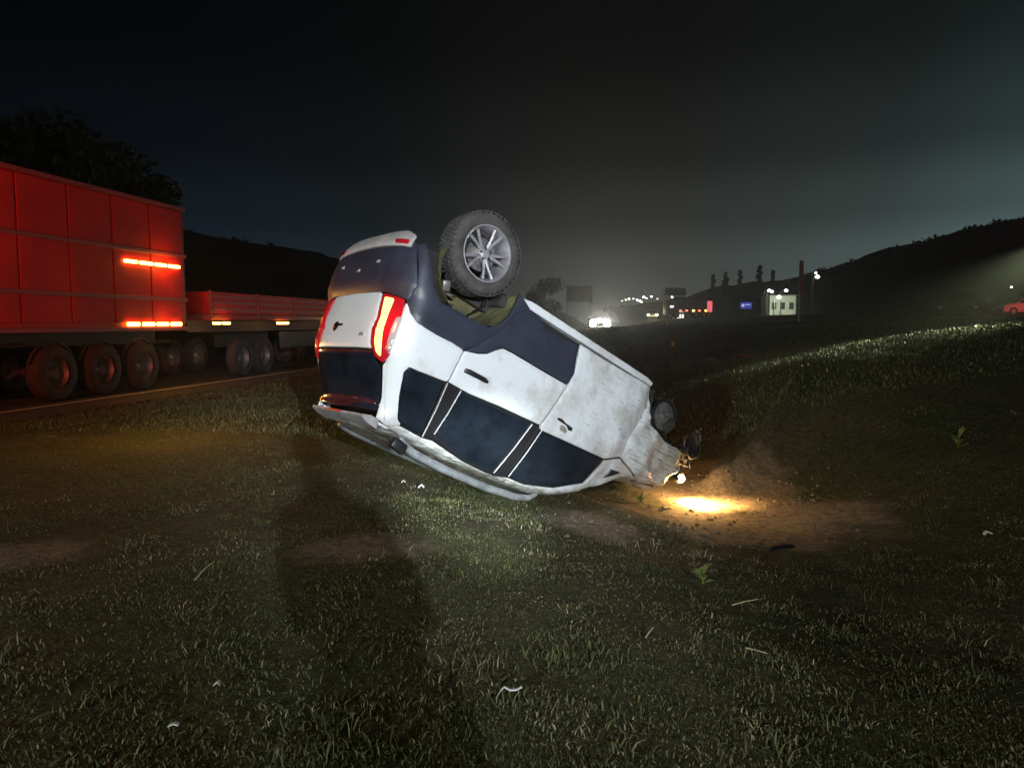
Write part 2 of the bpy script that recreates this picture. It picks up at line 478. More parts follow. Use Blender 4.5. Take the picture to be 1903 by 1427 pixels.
def blocked(x, y):
    s = x * RN[0] + y * RN[1]
    dr, _ = dpoly(x, y, RAMP)
    return (s < -9.55) | (dr < 3.75)


def scatter(n, d0, d1, amin=-0.80, amax=0.80, powr=1.0):
    u = rng.random(n) ** powr
    d = d0 * (d1 / d0) ** u            # log spacing: even on the picture's depth
    a = rng.uniform(amin, amax, n)
    return a * d, d


# short turf
x, y = scatter(520000, 2.0, 16.0, powr=0.95)
p = patchy(x, y); bz = bare(x, y)
keep = (~blocked(x, y)) & (rng.random(len(x)) > bz * 0.97) & (rng.random(len(x)) < 0.12 + 1.1 * smoothstep(0.25, 0.75, p))
x, y, p = x[keep], y[keep], p[keep]
h = rng.uniform(0.006, 0.017, len(x)) * (0.6 + 0.9 * p) * np.maximum(0.85, y / 5.5); w = rng.uniform(0.0018, 0.0042, len(x)) * np.maximum(0.75, y / 5.5)
tint = np.clip(rng.normal(0.50, 0.25, len(x)) + 0.45 * (0.5 - p) + (rng.random(len(x)) < 0.07) * 0.4, 0, 1)
blades('turf_grass', x, y, h, w, tint, rng.uniform(0.75, 1.9, len(x)), 'short patchy mown grass covering the verge around the car')
# weeds and taller tufts in clumps
cx, cy = scatter(1900, 2.2, 18.0)
cx = np.r_[cx, rng.uniform(1.2, 1.75, 26), rng.uniform(-1.2, 0.4, 60), rng.uniform(2.5, 5.0, 160)]
cy = np.r_[cy, rng.uniform(5.2, 6.7, 26), rng.uniform(6.1, 6.9, 60), rng.uniform(9.8, 13.5, 160)]
cs = rng.uniform(0.04, 0.12, len(cx)); ch = rng.uniform(0.012, 0.034, len(cx)) * (1 + 1.4 * (rng.random(len(cx)) < 0.10)); ct = np.clip(rng.normal(0.5, 0.2, len(cx)), 0.1, 0.95)
nb = 34
x = np.repeat(cx, nb) + rng.normal(0, 1, len(cx) * nb) * np.repeat(cs, nb); y = np.repeat(cy, nb) + rng.normal(0, 1, len(cx) * nb) * np.repeat(cs, nb)
h = np.repeat(ch, nb) * rng.uniform(0.5, 1.2, len(x)); tint = np.clip(np.repeat(ct, nb) + rng.normal(0, 0.14, len(x)), 0, 1)
keep = (~blocked(x, y)) & (rng.random(len(x)) > bare(x, y) * 0.95)
x, y, h, tint = x[keep], y[keep], h[keep], tint[keep]
blades('grass_tufts', x, y, h, rng.uniform(0.004, 0.009, len(x)) * np.maximum(1, y / 8), tint, rng.uniform(0.4, 1.4, len(x)), 'taller weedy tufts of grass scattered over the verge')
# bank of the ramp and far verge
x, y = scatter(130000, 10.0, 60.0, -0.75, 0.85)
keep = ~blocked(x, y) & (rng.random(len(x)) > bare(x, y) * 0.8)
x, y = x[keep], y[keep]
blades('bank_grass', x, y, rng.uniform(0.02, 0.075, len(x)) * (0.5 + patchy(x * 0.6, y * 0.6)) * np.maximum(1, y / 20), rng.uniform(0.010, 0.022, len(x)) * np.maximum(1, y / 20), np.clip(rng.normal(0.45, 0.2, len(x)), 0, 1), rng.uniform(0.2, 1.0, len(x)), 'rough grass on the bank rising to the ramp road')
# dry stalks lying about
x, y = scatter(2600, 2.2, 12.0)
keep = ~blocked(x, y)
x, y = x[keep], y[keep]
blades('dry_stalks', x, y, rng.uniform(0.02, 0.09, len(x)), rng.uniform(0.0025, 0.005, len(x)), np.clip(rng.normal(0.95, 0.06, len(x)), 0, 1), rng.uniform(1.2, 1.8, len(x)), 'thin dry straw stalks lying among the grass')

# ------------------------------------------------------------------ hills and trees
leafm = mat('dark_foliage', (0.035, 0.045, 0.018), 0.8, var=0.4, scale=2.0)
leafm2 = mat('olive_foliage', (0.05, 0.055, 0.022), 0.8, var=0.4, scale=2.0)
bark = mat('bark', (0.07, 0.055, 0.04), 0.95, var=0.3, scale=12, bump=0.5)
hillm = mat('wooded_hill', (0.030, 0.034, 0.018), 0.95, var=0.5, scale=0.06)


def hill(name, crest, D, depth, m):
    """crest: (x, z) points of the skyline; the ridge stands D metres away and is `depth` deep"""
    xs = np.arange(crest[0][0], crest[-1][0] + 1e-6, 3.0)
    zs = np.interp(xs, [c[0] for c in crest], [c[1] for c in crest])
    ny_ = 17; V = []; Fs = []
    for j in range(ny_):
        v = -1 + 2 * j / (ny_ - 1)
        prof = max(0.0, math.cos(v * math.pi / 2)) ** 0.9
        for i, xx in enumerate(xs):
            nz_ = noise.noise(Vector((xx * 0.05, v * 3, D * 0.1))) * 2.0 + noise.noise(Vector((xx * 0.22, v * 9, D))) * 1.1
            V.append((xx, D + v * depth, (zs[i] + 1.0) * prof + nz_ * prof * min(1, zs[i] / 12) - 0.6))
    n_ = len(xs)
    for j in range(ny_ - 1):
        for i in range(n_ - 1):
            a = j * n_ + i; Fs.append((a, a + 1, a + n_ + 1, a + n_))
    me_ = bpy.data.meshes.new(name); me_.from_pydata(V, [], Fs)
    o = link_mesh(name, me_, m, None, True); tag(o, kind='structure')
    return xs, zs


def leaf_cloud(n, centers, radii, size):
    """many small leaf quads spread through a set of blobs"""
    k = rng.integers(0, len(centers), n)
    d = rng.normal(0, 1, (n, 3)); d /= np.linalg.norm(d, axis=1)[:, None]
    r = rng.random(n) ** 0.45
    P = np.asarray(centers)[k] + d * (np.asarray(radii)[k] * r)[:, None] * np.array([1, 1, 0.8])
    a = rng.normal(0, 1, (n, 3)); a /= np.linalg.norm(a, axis=1)[:, None]
    b = np.cross(a, rng.normal(0, 1, (n, 3))); b /= np.linalg.norm(b, axis=1)[:, None]
    s = size * rng.uniform(0.5, 1.3, n)[:, None]
    V = np.stack([P - a * s, P + b * s * 0.6, P + a * s, P - b * s * 0.6], 1).reshape(-1, 3)
    return V, np.arange(n * 4).reshape(n, 4)


def forest(name, pts, label, size=1.0, n=26, m=leafm):
    Vs = []
    for (px_, py_, pz_, r_) in pts:
        V, _f = leaf_cloud(n, [(px_, py_, pz_ + r_ * 0.55), (px_ + r_ * 0.5, py_, pz_ + r_ * 0.2), (px_ - r_ * 0.4, py_, pz_ + r_ * 0.25)], [r_ * 0.8, r_ * 0.6, r_ * 0.6], size * r_ * 0.34)
        Vs.append(V)
    V = np.concatenate(Vs); Fq = np.arange(len(V)).reshape(-1, 4)
    me_ = bpy.data.meshes.new(name); me_.from_pydata(V.tolist(), [], Fq.tolist())
    return tag(link_mesh(name, me_, m), label, 'trees', kind='stuff')


def crest_pts(px, D):
    return [((a - 951.5) / 1374 * D, 1.5 + (600 - b) / 1374 * D) for a, b in px]


c_r = crest_pts([(1440, 560), (1500, 512), (1560, 495), (1630, 475), (1690, 457), (1740, 443), (1800, 428), (1903, 409), (2050, 385), (2300, 350), (2700, 330)], 260)
xs, zs = hill('hill', c_r, 260, 90, hillm)
forest('hillside_wood', [(x_, 260 + rng.uniform(-22, 4), z_ - rng.uniform(0.2, 3.0), rng.uniform(0.9, 2.3)) for x_, z_ in zip(np.repeat(xs, 8) + rng.uniform(-2.5, 2.5, len(xs) * 8), np.repeat(zs, 8))], 'dark woodland along the crest of the hill behind the ramp')
c_l = crest_pts([(-900, 330), (-300, 380), (0, 400), (250, 415), (370, 440), (480, 458), (620, 484), (760, 515), (900, 545), (1010, 572), (1060, 592)], 240)
xs, zs = hill('hill', c_l, 240, 70, hillm)
forest('roadside_wood', [(x_, 240 + rng.uniform(-14, 2), z_ - rng.uniform(0.5, 2.0), rng.uniform(0.9, 1.8)) for x_, z_ in zip(np.repeat(xs, 2) + rng.uniform(-1.5, 1.5, len(xs) * 2), np.repeat(zs, 2))], 'dark woodland on the low hill beyond the highway')
c_m = crest_pts([(1120, 575), (1200, 566), (1270, 562), (1290, 552), (1340, 540), (1400, 533), (1450, 528), (1520, 515), (1600, 520), (1700, 545)], 200)
xs, zs = hill('hill', c_m, 200, 40, hillm)
forest('middle_wood', [(x_, 200 + rng.uniform(-10, 2), z_ - rng.uniform(0.3, 1.5), rng.uniform(0.7, 1.6)) for x_, z_ in zip(np.repeat(xs, 3) + rng.uniform(-1.5, 1.5, len(xs) * 3), np.repeat(zs, 3))], 'dark treeline on the low rise behind the lit signs', m=leafm2)


def tree(loc, H, rad, label, group, n=5200, slim=False):
    t = tag(empty('tree', loc), label, 'tree', group)
    mb = MB()
    lean = Vector((random.uniform(-0.05, 0.05), random.uniform(-0.05, 0.05), 1))
    top = lean * (H * (0.95 if slim else 0.62))
    mb.tube([(0, 0, -0.3), lean * (H * 0.25), lean * (H * 0.45), top], [rad * 0.085 + 0.05, rad * 0.065 + 0.04, rad * 0.05 + 0.02, 0.03], 9)
    cs, rs = [], []
    for k in range(11 if not slim else 16):
        a = k * 2.4 + random.uniform(-0.4, 0.4)
        if slim:
            f = 0.05 + 0.93 * k / 15; rr_ = 1.5 * rad * (1.05 - 0.85 * f) * random.uniform(0.5, 1.3)
            c = Vector((math.cos(a) * rr_ * 0.4, math.sin(a) * rr_ * 0.4, H * f)); rs.append(max(0.22, rr_ * 0.9))
        else:
            f = 0.42 + 0.5 * ((k * 0.37) % 1.0)
            rr_ = rad * (0.75 - 0.5 * abs(f - 0.6))
            c = Vector((math.cos(a) * rr_, math.sin(a) * rr_, H * f)); rs.append(rad * random.uniform(0.34, 0.55))
            mb.tube([lean * (H * (f - 0.2)), (lean * (H * (f - 0.08))).lerp(c, 0.5), c], [rad * 0.03 + 0.02, rad * 0.02 + 0.015, 0.012], 6)
        cs.append(c)
    mb.build('trunk', bark, t, True)
    if not slim:
        cs.append(Vector((0, 0, H * 0.86))); rs.append(rad * 0.42)
    V, Fq = leaf_cloud(n, [tuple(c) for c in cs], rs, 0.022 * H if not slim else 0.40)
    me_ = bpy.data.meshes.new('crown'); me_.from_pydata(V.tolist(), [], Fq.tolist())
    link_mesh('crown', me_, random.choice((leafm, leafm2)), t)
    return t


G1 = 'tall trees beyond the highway'
for px_, top, D, rad, lab in ((-90, 235, 44, 5.5, 'tall dark tree behind the red box trailer, at the picture\'s left edge'), (30, 240, 42, 5.0, 'tall dark tree behind the middle of the red box trailer'), (140, 270, 44, 4.6, 'tall dark tree behind the rear half of the red box trailer'), (235, 325, 46, 3.6, 'smaller dark tree rising just behind the red box trailer\'s rear corner')):
    X = (px_ - 951.5) / 1374 * D
    tree((X, D, 0.0), 1.5 + (600 - top) / 1374 * D, rad, lab, G1, 6500)
X = (1012 - 951.5) / 1374 * 105
tree((X, 105, hz(X, 105)), 1.5 + (600 - 524) / 1374 * 105, 2.6, 'round dark tree beside the billboard, right of the car\'s raised wheel', None, 3500)
for px_, top, r_, lab in ((1322, 512, 0.8, 'slim dark tree above the red lit sign'), (1345, 508, 0.9, 'slim dark tree between the red and the blue sign'), (1372, 505, 0.8, 'slim dark tree directly above the blue sign'), (1408, 496, 1.1, 'tallest slim dark tree, right of the blue sign'), (1432, 505, 0.9, 'slim dark tree above the floodlit building')):
    D = 165; X = (px_ - 951.5) / 1374 * D; zb = 2.5
    tree((X, D, zb), 1.5 + (600 - top) / 1374 * D - zb, r_, lab, 'slim trees on the far rise', 1500, True)

# ------------------------------------------------------------------ the overturned car
# outlines of its panels, cast from image pixels onto the body, in the car's own frame: x forward from the rear bumper, y to its left, z up, metres
OUT = {
 'quarter':[(0.183,0.806,0.678),(0.226,0.847,0.754),(0.293,0.878,0.798),(0.378,0.889,0.809),(0.508,0.890,0.813),(0.664,0.890,0.806),(0.785,0.890,0.813),(0.772,0.883,0.963),(0.771,0.859,1.107),(0.741,0.856,1.115),(0.498,0.849,1.137),(0.401,0.843,1.143),(0.386,0.817,1.194),(0.465,0.751,1.381),(0.554,0.705,1.547),(0.605,0.697,1.575),(0.573,0.680,1.604),(0.532,0.650,1.629),(0.485,0.643,1.624),(0.374,0.664,1.402),(0.247,0.737,1.150),(0.219,0.777,1.058),(0.202,0.803,0.919),(0.183,0.804,0.746)], 
 'quarter_window':[(0.412,0.840,1.152),(0.749,0.853,1.126),(0.820,0.691,1.587),(0.600,0.703,1.562),(0.566,0.708,1.542),(0.476,0.757,1.376),(0.398,0.819,1.198)], 
 'rear_door_frame':[(0.768,0.852,1.128),(1.831,0.866,1.077),(1.826,0.689,1.592),(1.681,0.662,1.637),(1.324,0.670,1.627),(0.949,0.697,1.575),(0.838,0.687,1.595)], 
 'rear_door_window':[(0.940,0.851,1.131),(1.740,0.859,1.104),(1.664,0.674,1.621),(1.309,0.680,1.611),(0.933,0.716,1.530)], 
 'rear_door':[(0.797,0.890,0.813),(0.926,0.890,0.782),(1.022,0.889,0.737),(1.083,0.887,0.678),(1.149,0.885,0.626),(1.242,0.885,0.618),(1.579,0.885,0.620),(1.962,0.885,0.617),(1.831,0.869,1.067),(1.354,0.865,1.085),(1.010,0.857,1.111),(0.786,0.859,1.105),(0.784,0.883,0.962)], 
 'rear_door_clad':[(0.795,0.890,0.809),(0.922,0.890,0.774),(1.018,0.889,0.729),(1.079,0.887,0.669),(1.145,0.885,0.617),(1.238,0.884,0.609),(1.575,0.884,0.612),(1.958,0.884,0.608),(1.992,0.879,0.483),(1.933,0.858,0.215),(1.704,0.861,0.252),(1.526,0.861,0.252),(1.415,0.856,0.187),(1.285,0.854,0.172),(1.165,0.864,0.287),(1.059,0.880,0.498),(0.902,0.888,0.703)], 
 'front_door':[(1.976,0.856,0.189),(2.257,0.856,0.193),(2.712,0.855,0.177),(3.005,0.854,0.167),(3.084,0.866,0.319),(3.046,0.881,0.525),(2.964,0.890,0.779),(2.949,0.883,0.971),(2.724,0.869,1.067),(2.255,0.865,1.084),(1.877,0.860,1.102),(1.848,0.868,1.071),(1.975,0.884,0.612),(2.006,0.879,0.482)], 
 'front_door_window':[(1.897,0.857,1.111),(2.737,0.870,1.062),(2.665,0.781,1.343),(2.369,0.725,1.504),(2.044,0.690,1.590),(1.853,0.688,1.593)], 
 'tri':[(2.890,0.854,1.122),(3.050,0.859,1.104),(2.856,0.816,1.236)], 
 'fender':[(3.020,0.853,0.161),(3.121,0.867,0.322),(3.199,0.880,0.511),(3.325,0.883,0.569),(3.480,0.884,0.605),(3.829,0.839,0.595),(3.945,0.775,0.679),(3.871,0.826,0.780),(3.749,0.867,0.872),(3.707,0.842,1.024),(3.448,0.713,1.093),(3.214,0.872,1.049),(2.963,0.883,0.965),(2.978,0.890,0.774),(3.061,0.881,0.519),(3.100,0.866,0.313)],
 'arch_clad':[(0.182,0.804,0.674),(0.226,0.847,0.754),(0.293,0.878,0.798),(0.378,0.889,0.809),(0.508,0.890,0.813),(0.664,0.890,0.806),(0.783,0.890,0.809),(0.902,0.888,0.703),(1.059,0.880,0.498),(1.165,0.864,0.287),(1.285,0.854,0.172),(1.124,0.841,0.094),(1.118,0.857,0.205),(1.090,0.868,0.341),(1.013,0.877,0.464),(0.927,0.881,0.527),(0.792,0.882,0.539),(0.558,0.882,0.547),(0.423,0.882,0.552),(0.303,0.876,0.457),(0.213,0.855,0.308),(0.128,0.791,0.160),(0.090,0.744,0.192),(0.184,0.849,0.519)], 
 'lamp':[(0.090,0.509,0.623),(0.166,0.781,0.657),(0.178,0.797,0.748),(0.197,0.795,0.921),(0.214,0.768,1.061),(0.242,0.761,1.123),(0.243,0.686,1.182),(0.196,0.599,1.148),(0.144,0.553,1.052),(0.116,0.522,0.923),(0.110,0.553,0.843)], 
 'lampglow':[(0.098,0.553,0.656),(0.125,0.685,0.668),(0.130,0.678,0.807),(0.146,0.670,0.945),(0.181,0.687,1.072),(0.217,0.676,1.147),(0.184,0.626,1.120),(0.148,0.594,1.040),(0.123,0.576,0.921),(0.116,0.596,0.837)], 
}
ZW=[-.3,0.0,.12,.3,.5,.75,.9,1.02,1.09,1.15,1.30,1.45,1.56,1.64,1.75]
WW=[.70,.81,.85,.865,.880,.890,.889,.878,.864,.845,.795,.745,.705,.665,.60]
ZR=[-.2,-.06,.04,.15,.35,.55,.60,.8,1.0,1.10,1.16,1.35,1.5,1.6,1.8]
XR=[.35,.17,.06,.01,.0,.03,.075,.085,.11,.135,.17,.27,.33,.30,.30]
TX=[-.5,0,.25,.5,1.0,1.6,2.2,2.45,2.7,3.0,3.2,3.35,3.8,4.0,4.15,4.3]
TZ=[1.5,1.62,1.66,1.69,1.715,1.72,1.695,1.63,1.51,1.31,1.20,1.165,1.11,1.05,.90,.5]


def smooth(xs,ys):
    xs=np.array(xs);ys=np.array(ys)
    d=np.linspace(xs[0],xs[-1],600);v=np.interp(d,xs,ys)
    k=np.hanning(21);k/=k.sum()
    vp=np.pad(v,10,mode='edge');vp[:10]=2*v[0]-v[10:0:-1];vp[-10:]=2*v[-1]-v[-2:-12:-1]
    return d,np.convolve(vp,k,'valid')
_w=smooth(ZW,WW);_r=smooth(ZR,XR);_t=smooth(TX,TZ)
def BF(p):
    x,y,z=p[...,0],p[...,1],p[...,2]
    w=np.interp(z,*_w);xr=np.interp(z,*_r)
    L,n=.36,3.6
    a=np.clip((xr+L-x)/L,0,1.5);
    xf=4.12;Lf=.75
    b=np.clip((x-(xf-Lf))/Lf,0,1.5)
    # implicit in plan: (|y|/w)^n + a^n + b^n -1
    s=(np.abs(y)/w)**n+a**n+b**n
    side=(s**(1/n)-1)*.5
    top=z-np.interp(x,*_t)+.05*(y/.65)**2
    k=.05
    h=np.clip(.5+.5*(side-top)/k,0,1)
    return top*(1-h)+side*h+k*h*(1-h)


CAR_M = Matrix(((0.72303314, 0.59632225, -0.34874469), (0.52670154, -0.8025214, -0.28025861), (-0.44699952, 0.0189519, -0.89433341)))
CAR_T = Vector((0.02210771, 7.59717009, -0.82171554 + 1.5)) - CAR_M @ Vector((2.1, 0, 0.8))
car = empty('overturned_car')
car.matrix_world = Matrix.Translation(CAR_T) @ CAR_M.to_4x4()
tag(car, 'white crossover car overturned on its roof, tail high, nose in the ditch', 'car')


def car_world(p):
    return CAR_T + CAR_M @ Vector(p)


def basis_rays(kind, uv):
    uv = np.asarray(uv, float); n = len(uv)
    if kind == 'side':
        o = np.stack([uv[:, 0], np.full(n, 1.3), uv[:, 1]], 1); d = np.tile((0, -1.0, 0), (n, 1))
    elif kind == 'polar':
        th = uv[:, 0] / 0.8
        o = np.stack([0.75 - 1.4 * np.cos(th), 1.4 * np.sin(th), uv[:, 1]], 1); d = np.stack([np.cos(th), -np.sin(th), np.zeros(n)], 1)
    elif kind == 'nose':
        th = uv[:, 0] / 0.8
        o = np.stack([3.3 + 1.4 * np.cos(th), 1.4 * np.sin(th), uv[:, 1]], 1); d = np.stack([-np.cos(th), -np.sin(th), np.zeros(n)], 1)
    else:
        o = np.stack([uv[:, 0], uv[:, 1], np.full(n, 2.3)], 1); d = np.tile((0, 0, -1.0), (n, 1))
    return o, d


def to_uv(kind, P):
    P = np.asarray(P, float)
    if kind == 'side': return P[:, [0, 2]]
    if kind == 'polar': return np.stack([0.8 * np.arctan2(P[:, 1], 0.75 - P[:, 0]), P[:, 2]], 1)
    if kind == 'nose': return np.stack([0.8 * np.arctan2(P[:, 1], P[:, 0] - 3.3), P[:, 2]], 1)
    return P[:, :2]


def cast_body(o, d, tmax=1.38):
    ts = np.linspace(0.15, tmax, 150)
    Pt = o[:, None, :] + ts[None, :, None] * d[:, None, :]
    v = BF(Pt); neg = v < 0
    i = np.where(neg.any(1), neg.argmax(1), v.argmin(1)); i = np.clip(i, 1, None)
    a, b = ts[i - 1], ts[i]
    for _ in range(22):
        m_ = (a + b) / 2; q = BF(o + m_[:, None] * d) < 0
        b = np.where(q, m_, b); a = np.where(q, a, m_)
    b = np.where(neg.any(1), b, ts[v.argmin(1)])
    return o + b[:, None] * d


def dent(P):
    """crash damage: inward displacement, strongest round the nose; pressing on the doors"""
    x_, y_, z_ = P[:, 0], P[:, 1], P[:, 2]
    k = smoothstep(2.75, 3.25, x_)
    d = np.zeros(len(P))
    for i in range(len(P)):
        if k[i] > 0.001:
            q = Vector((x_[i] * 3.2, y_[i] * 3.2, z_[i] * 3.2))
            d[i] = k[i] * (0.060 * noise.noise(q) + 0.055 * abs(noise.noise(q * 1.9)) + 0.012 * abs(noise.noise(q * 5.0)))
    d += 0.030 * np.exp(-(((x_ - 3.02) * 1.0 + (z_ - 0.55) * 0.28) / 0.055) ** 2) * smoothstep(0.25, 0.5, z_) * (y_ > 0) * (x_ > 2.7)     # buckled front edge of the door
    d += 0.010 * np.exp(-((z_ - 0.70) / 0.02) ** 2) * (x_ > 0.9) * (x_ < 2.9) * 0.5            # swage line
    d += 0.006 * np.exp(-((z_ - 0.915) / 0.012) ** 2) * (x_ < 0.16)                             # tailgate crease
    d += 0.018 * np.exp(-(((x_ - 2.45) / 0.22) ** 2 + ((z_ - 0.45) / 0.16) ** 2)) * (np.abs(y_) > 0.7)
    d += 0.012 * np.exp(-(((x_ - 1.55) / 0.30) ** 2 + ((z_ - 0.86) / 0.10) ** 2)) * (np.abs(y_) > 0.7) + 0.014 * np.exp(-(((x_ - 2.6) / 0.12) ** 2 + ((z_ - 0.84) / 0.14) ** 2)) * (np.abs(y_) > 0.7)
    return d


def round_poly(P, r):
    out = []; n = len(P)
    for i in range(n):
        a, b, c = P[i - 1], P[i], P[(i + 1) % n]
        la, lc = np.linalg.norm(a - b), np.linalg.norm(c - b)
        q = min(r, la * 0.4, lc * 0.4)
        p0 = b + (a - b) / la * q; p2 = b + (c - b) / lc * q
        for t in (0, 0.33, 0.67, 1.0): out.append((1 - t) ** 2 * p0 + 2 * t * (1 - t) * b + t * t * p2)
    return np.array(out)


def dens(P, st):
    out = []
    for i in range(len(P)):
        a, b = P[i], P[(i + 1) % len(P)]; L = np.linalg.norm(b - a)
        if L < 1e-6: continue
        k = max(1, int(math.ceil(L / st)))
        for j in range(k): out.append(a + (b - a) * j / k)
    return np.array(out)


def inside(P, q):
    x_, y_ = q[:, 0], q[:, 1]; c = np.zeros(len(q), bool); n = len(P); j = n - 1
    for i in range(n):
        xi, yi = P[i]; xj, yj = P[j]
        m_ = ((yi > y_) != (yj > y_)) & (x_ < (xj - xi) * (y_ - yi) / (yj - yi + 1e-12) + xi)
        c ^= m_; j = i
    return c


def edge_dist(P, q):
    best = np.full(len(q), 1e9)
    for i in range(len(P)):
        a, b = P[i], P[(i + 1) % len(P)]; d = b - a; L = d @ d + 1e-12
        t = np.clip(((q - a) @ d) / L, 0, 1); best = np.minimum(best, np.linalg.norm(q - a - t[:, None] * d, axis=1))
    return best


def panel(name, pts, kind, m, parent=None, off=0.0, step=0.045, r=0.03, mirror=False, thick=0.022, lip=0.005, shrink=0.0, damaged=True):
    """a body panel: an outline laid on the car's surface, with rounded, turned-in edges"""
    uv = to_uv(kind, pts) if len(pts[0]) == 3 else np.asarray(pts, float)
    B = dens(round_poly(uv, r), step * 0.6)
    area = 0.5 * np.sum(B[:, 0] * np.roll(B[:, 1], -1) - np.roll(B[:, 0], -1) * B[:, 1])
    if area < 0: B = B[::-1]
    lo, hi = B.min(0), B.max(0)
    g = np.stack(np.meshgrid(np.arange(lo[0], hi[0], step), np.arange(lo[1], hi[1], step)), -1).reshape(-1, 2)
    t = np.roll(B, -1, 0) - np.roll(B, 1, 0); t /= np.linalg.norm(t, axis=1)[:, None] + 1e-9
    ring = B + np.stack([-t[:, 1], t[:, 0]], 1) * 0.012
    def ok(q, dmin):
        k = inside(B, q); q = q[k]
        return q[edge_dist(B, q) > dmin] if len(q) else q
    I = np.concatenate([ok(ring, 0.009), ok(g, 0.022)])
    A = np.concatenate([B, I])
    res = delaunay_2d_cdt([Vector(p) for p in A], [], [list(range(len(B)))], 1, 1e-5)
    q = np.array([(p.x, p.y) for p in res[0]]); tris = [tuple(f) for f in res[2]]
    o, d = basis_rays(kind, q)
    P = cast_body(o, d)
    ed = edge_dist(B, q)
    P = P + d * ((lip * np.exp(-(ed / 0.006) ** 2)) - off)[:, None]
    if damaged: P = P + d * dent(P)[:, None]
    # turned-in edge
    ec = {}
    for f in tris:
        for i in range(3):
            e = (f[i], f[(i + 1) % 3]); ec[tuple(sorted(e))] = ec.get(tuple(sorted(e)), []) + [e]
    V = [tuple(p) for p in P]; Fs = list(tris); new = {}
    for k, es in ec.items():
        if len(es) == 1:
            a, b = es[0]
            for v in (a, b):
                if v not in new:
                    new[v] = len(V); V.append(tuple(P[v] + d[v] * thick))
            Fs.append((b, a, new[a], new[b]))
    if mirror: V = [(p[0], -p[1], p[2]) for p in V]
    mb = MB(); mb.add(V, Fs)
    return mb.build(name, m, parent if parent is not None else car, True)


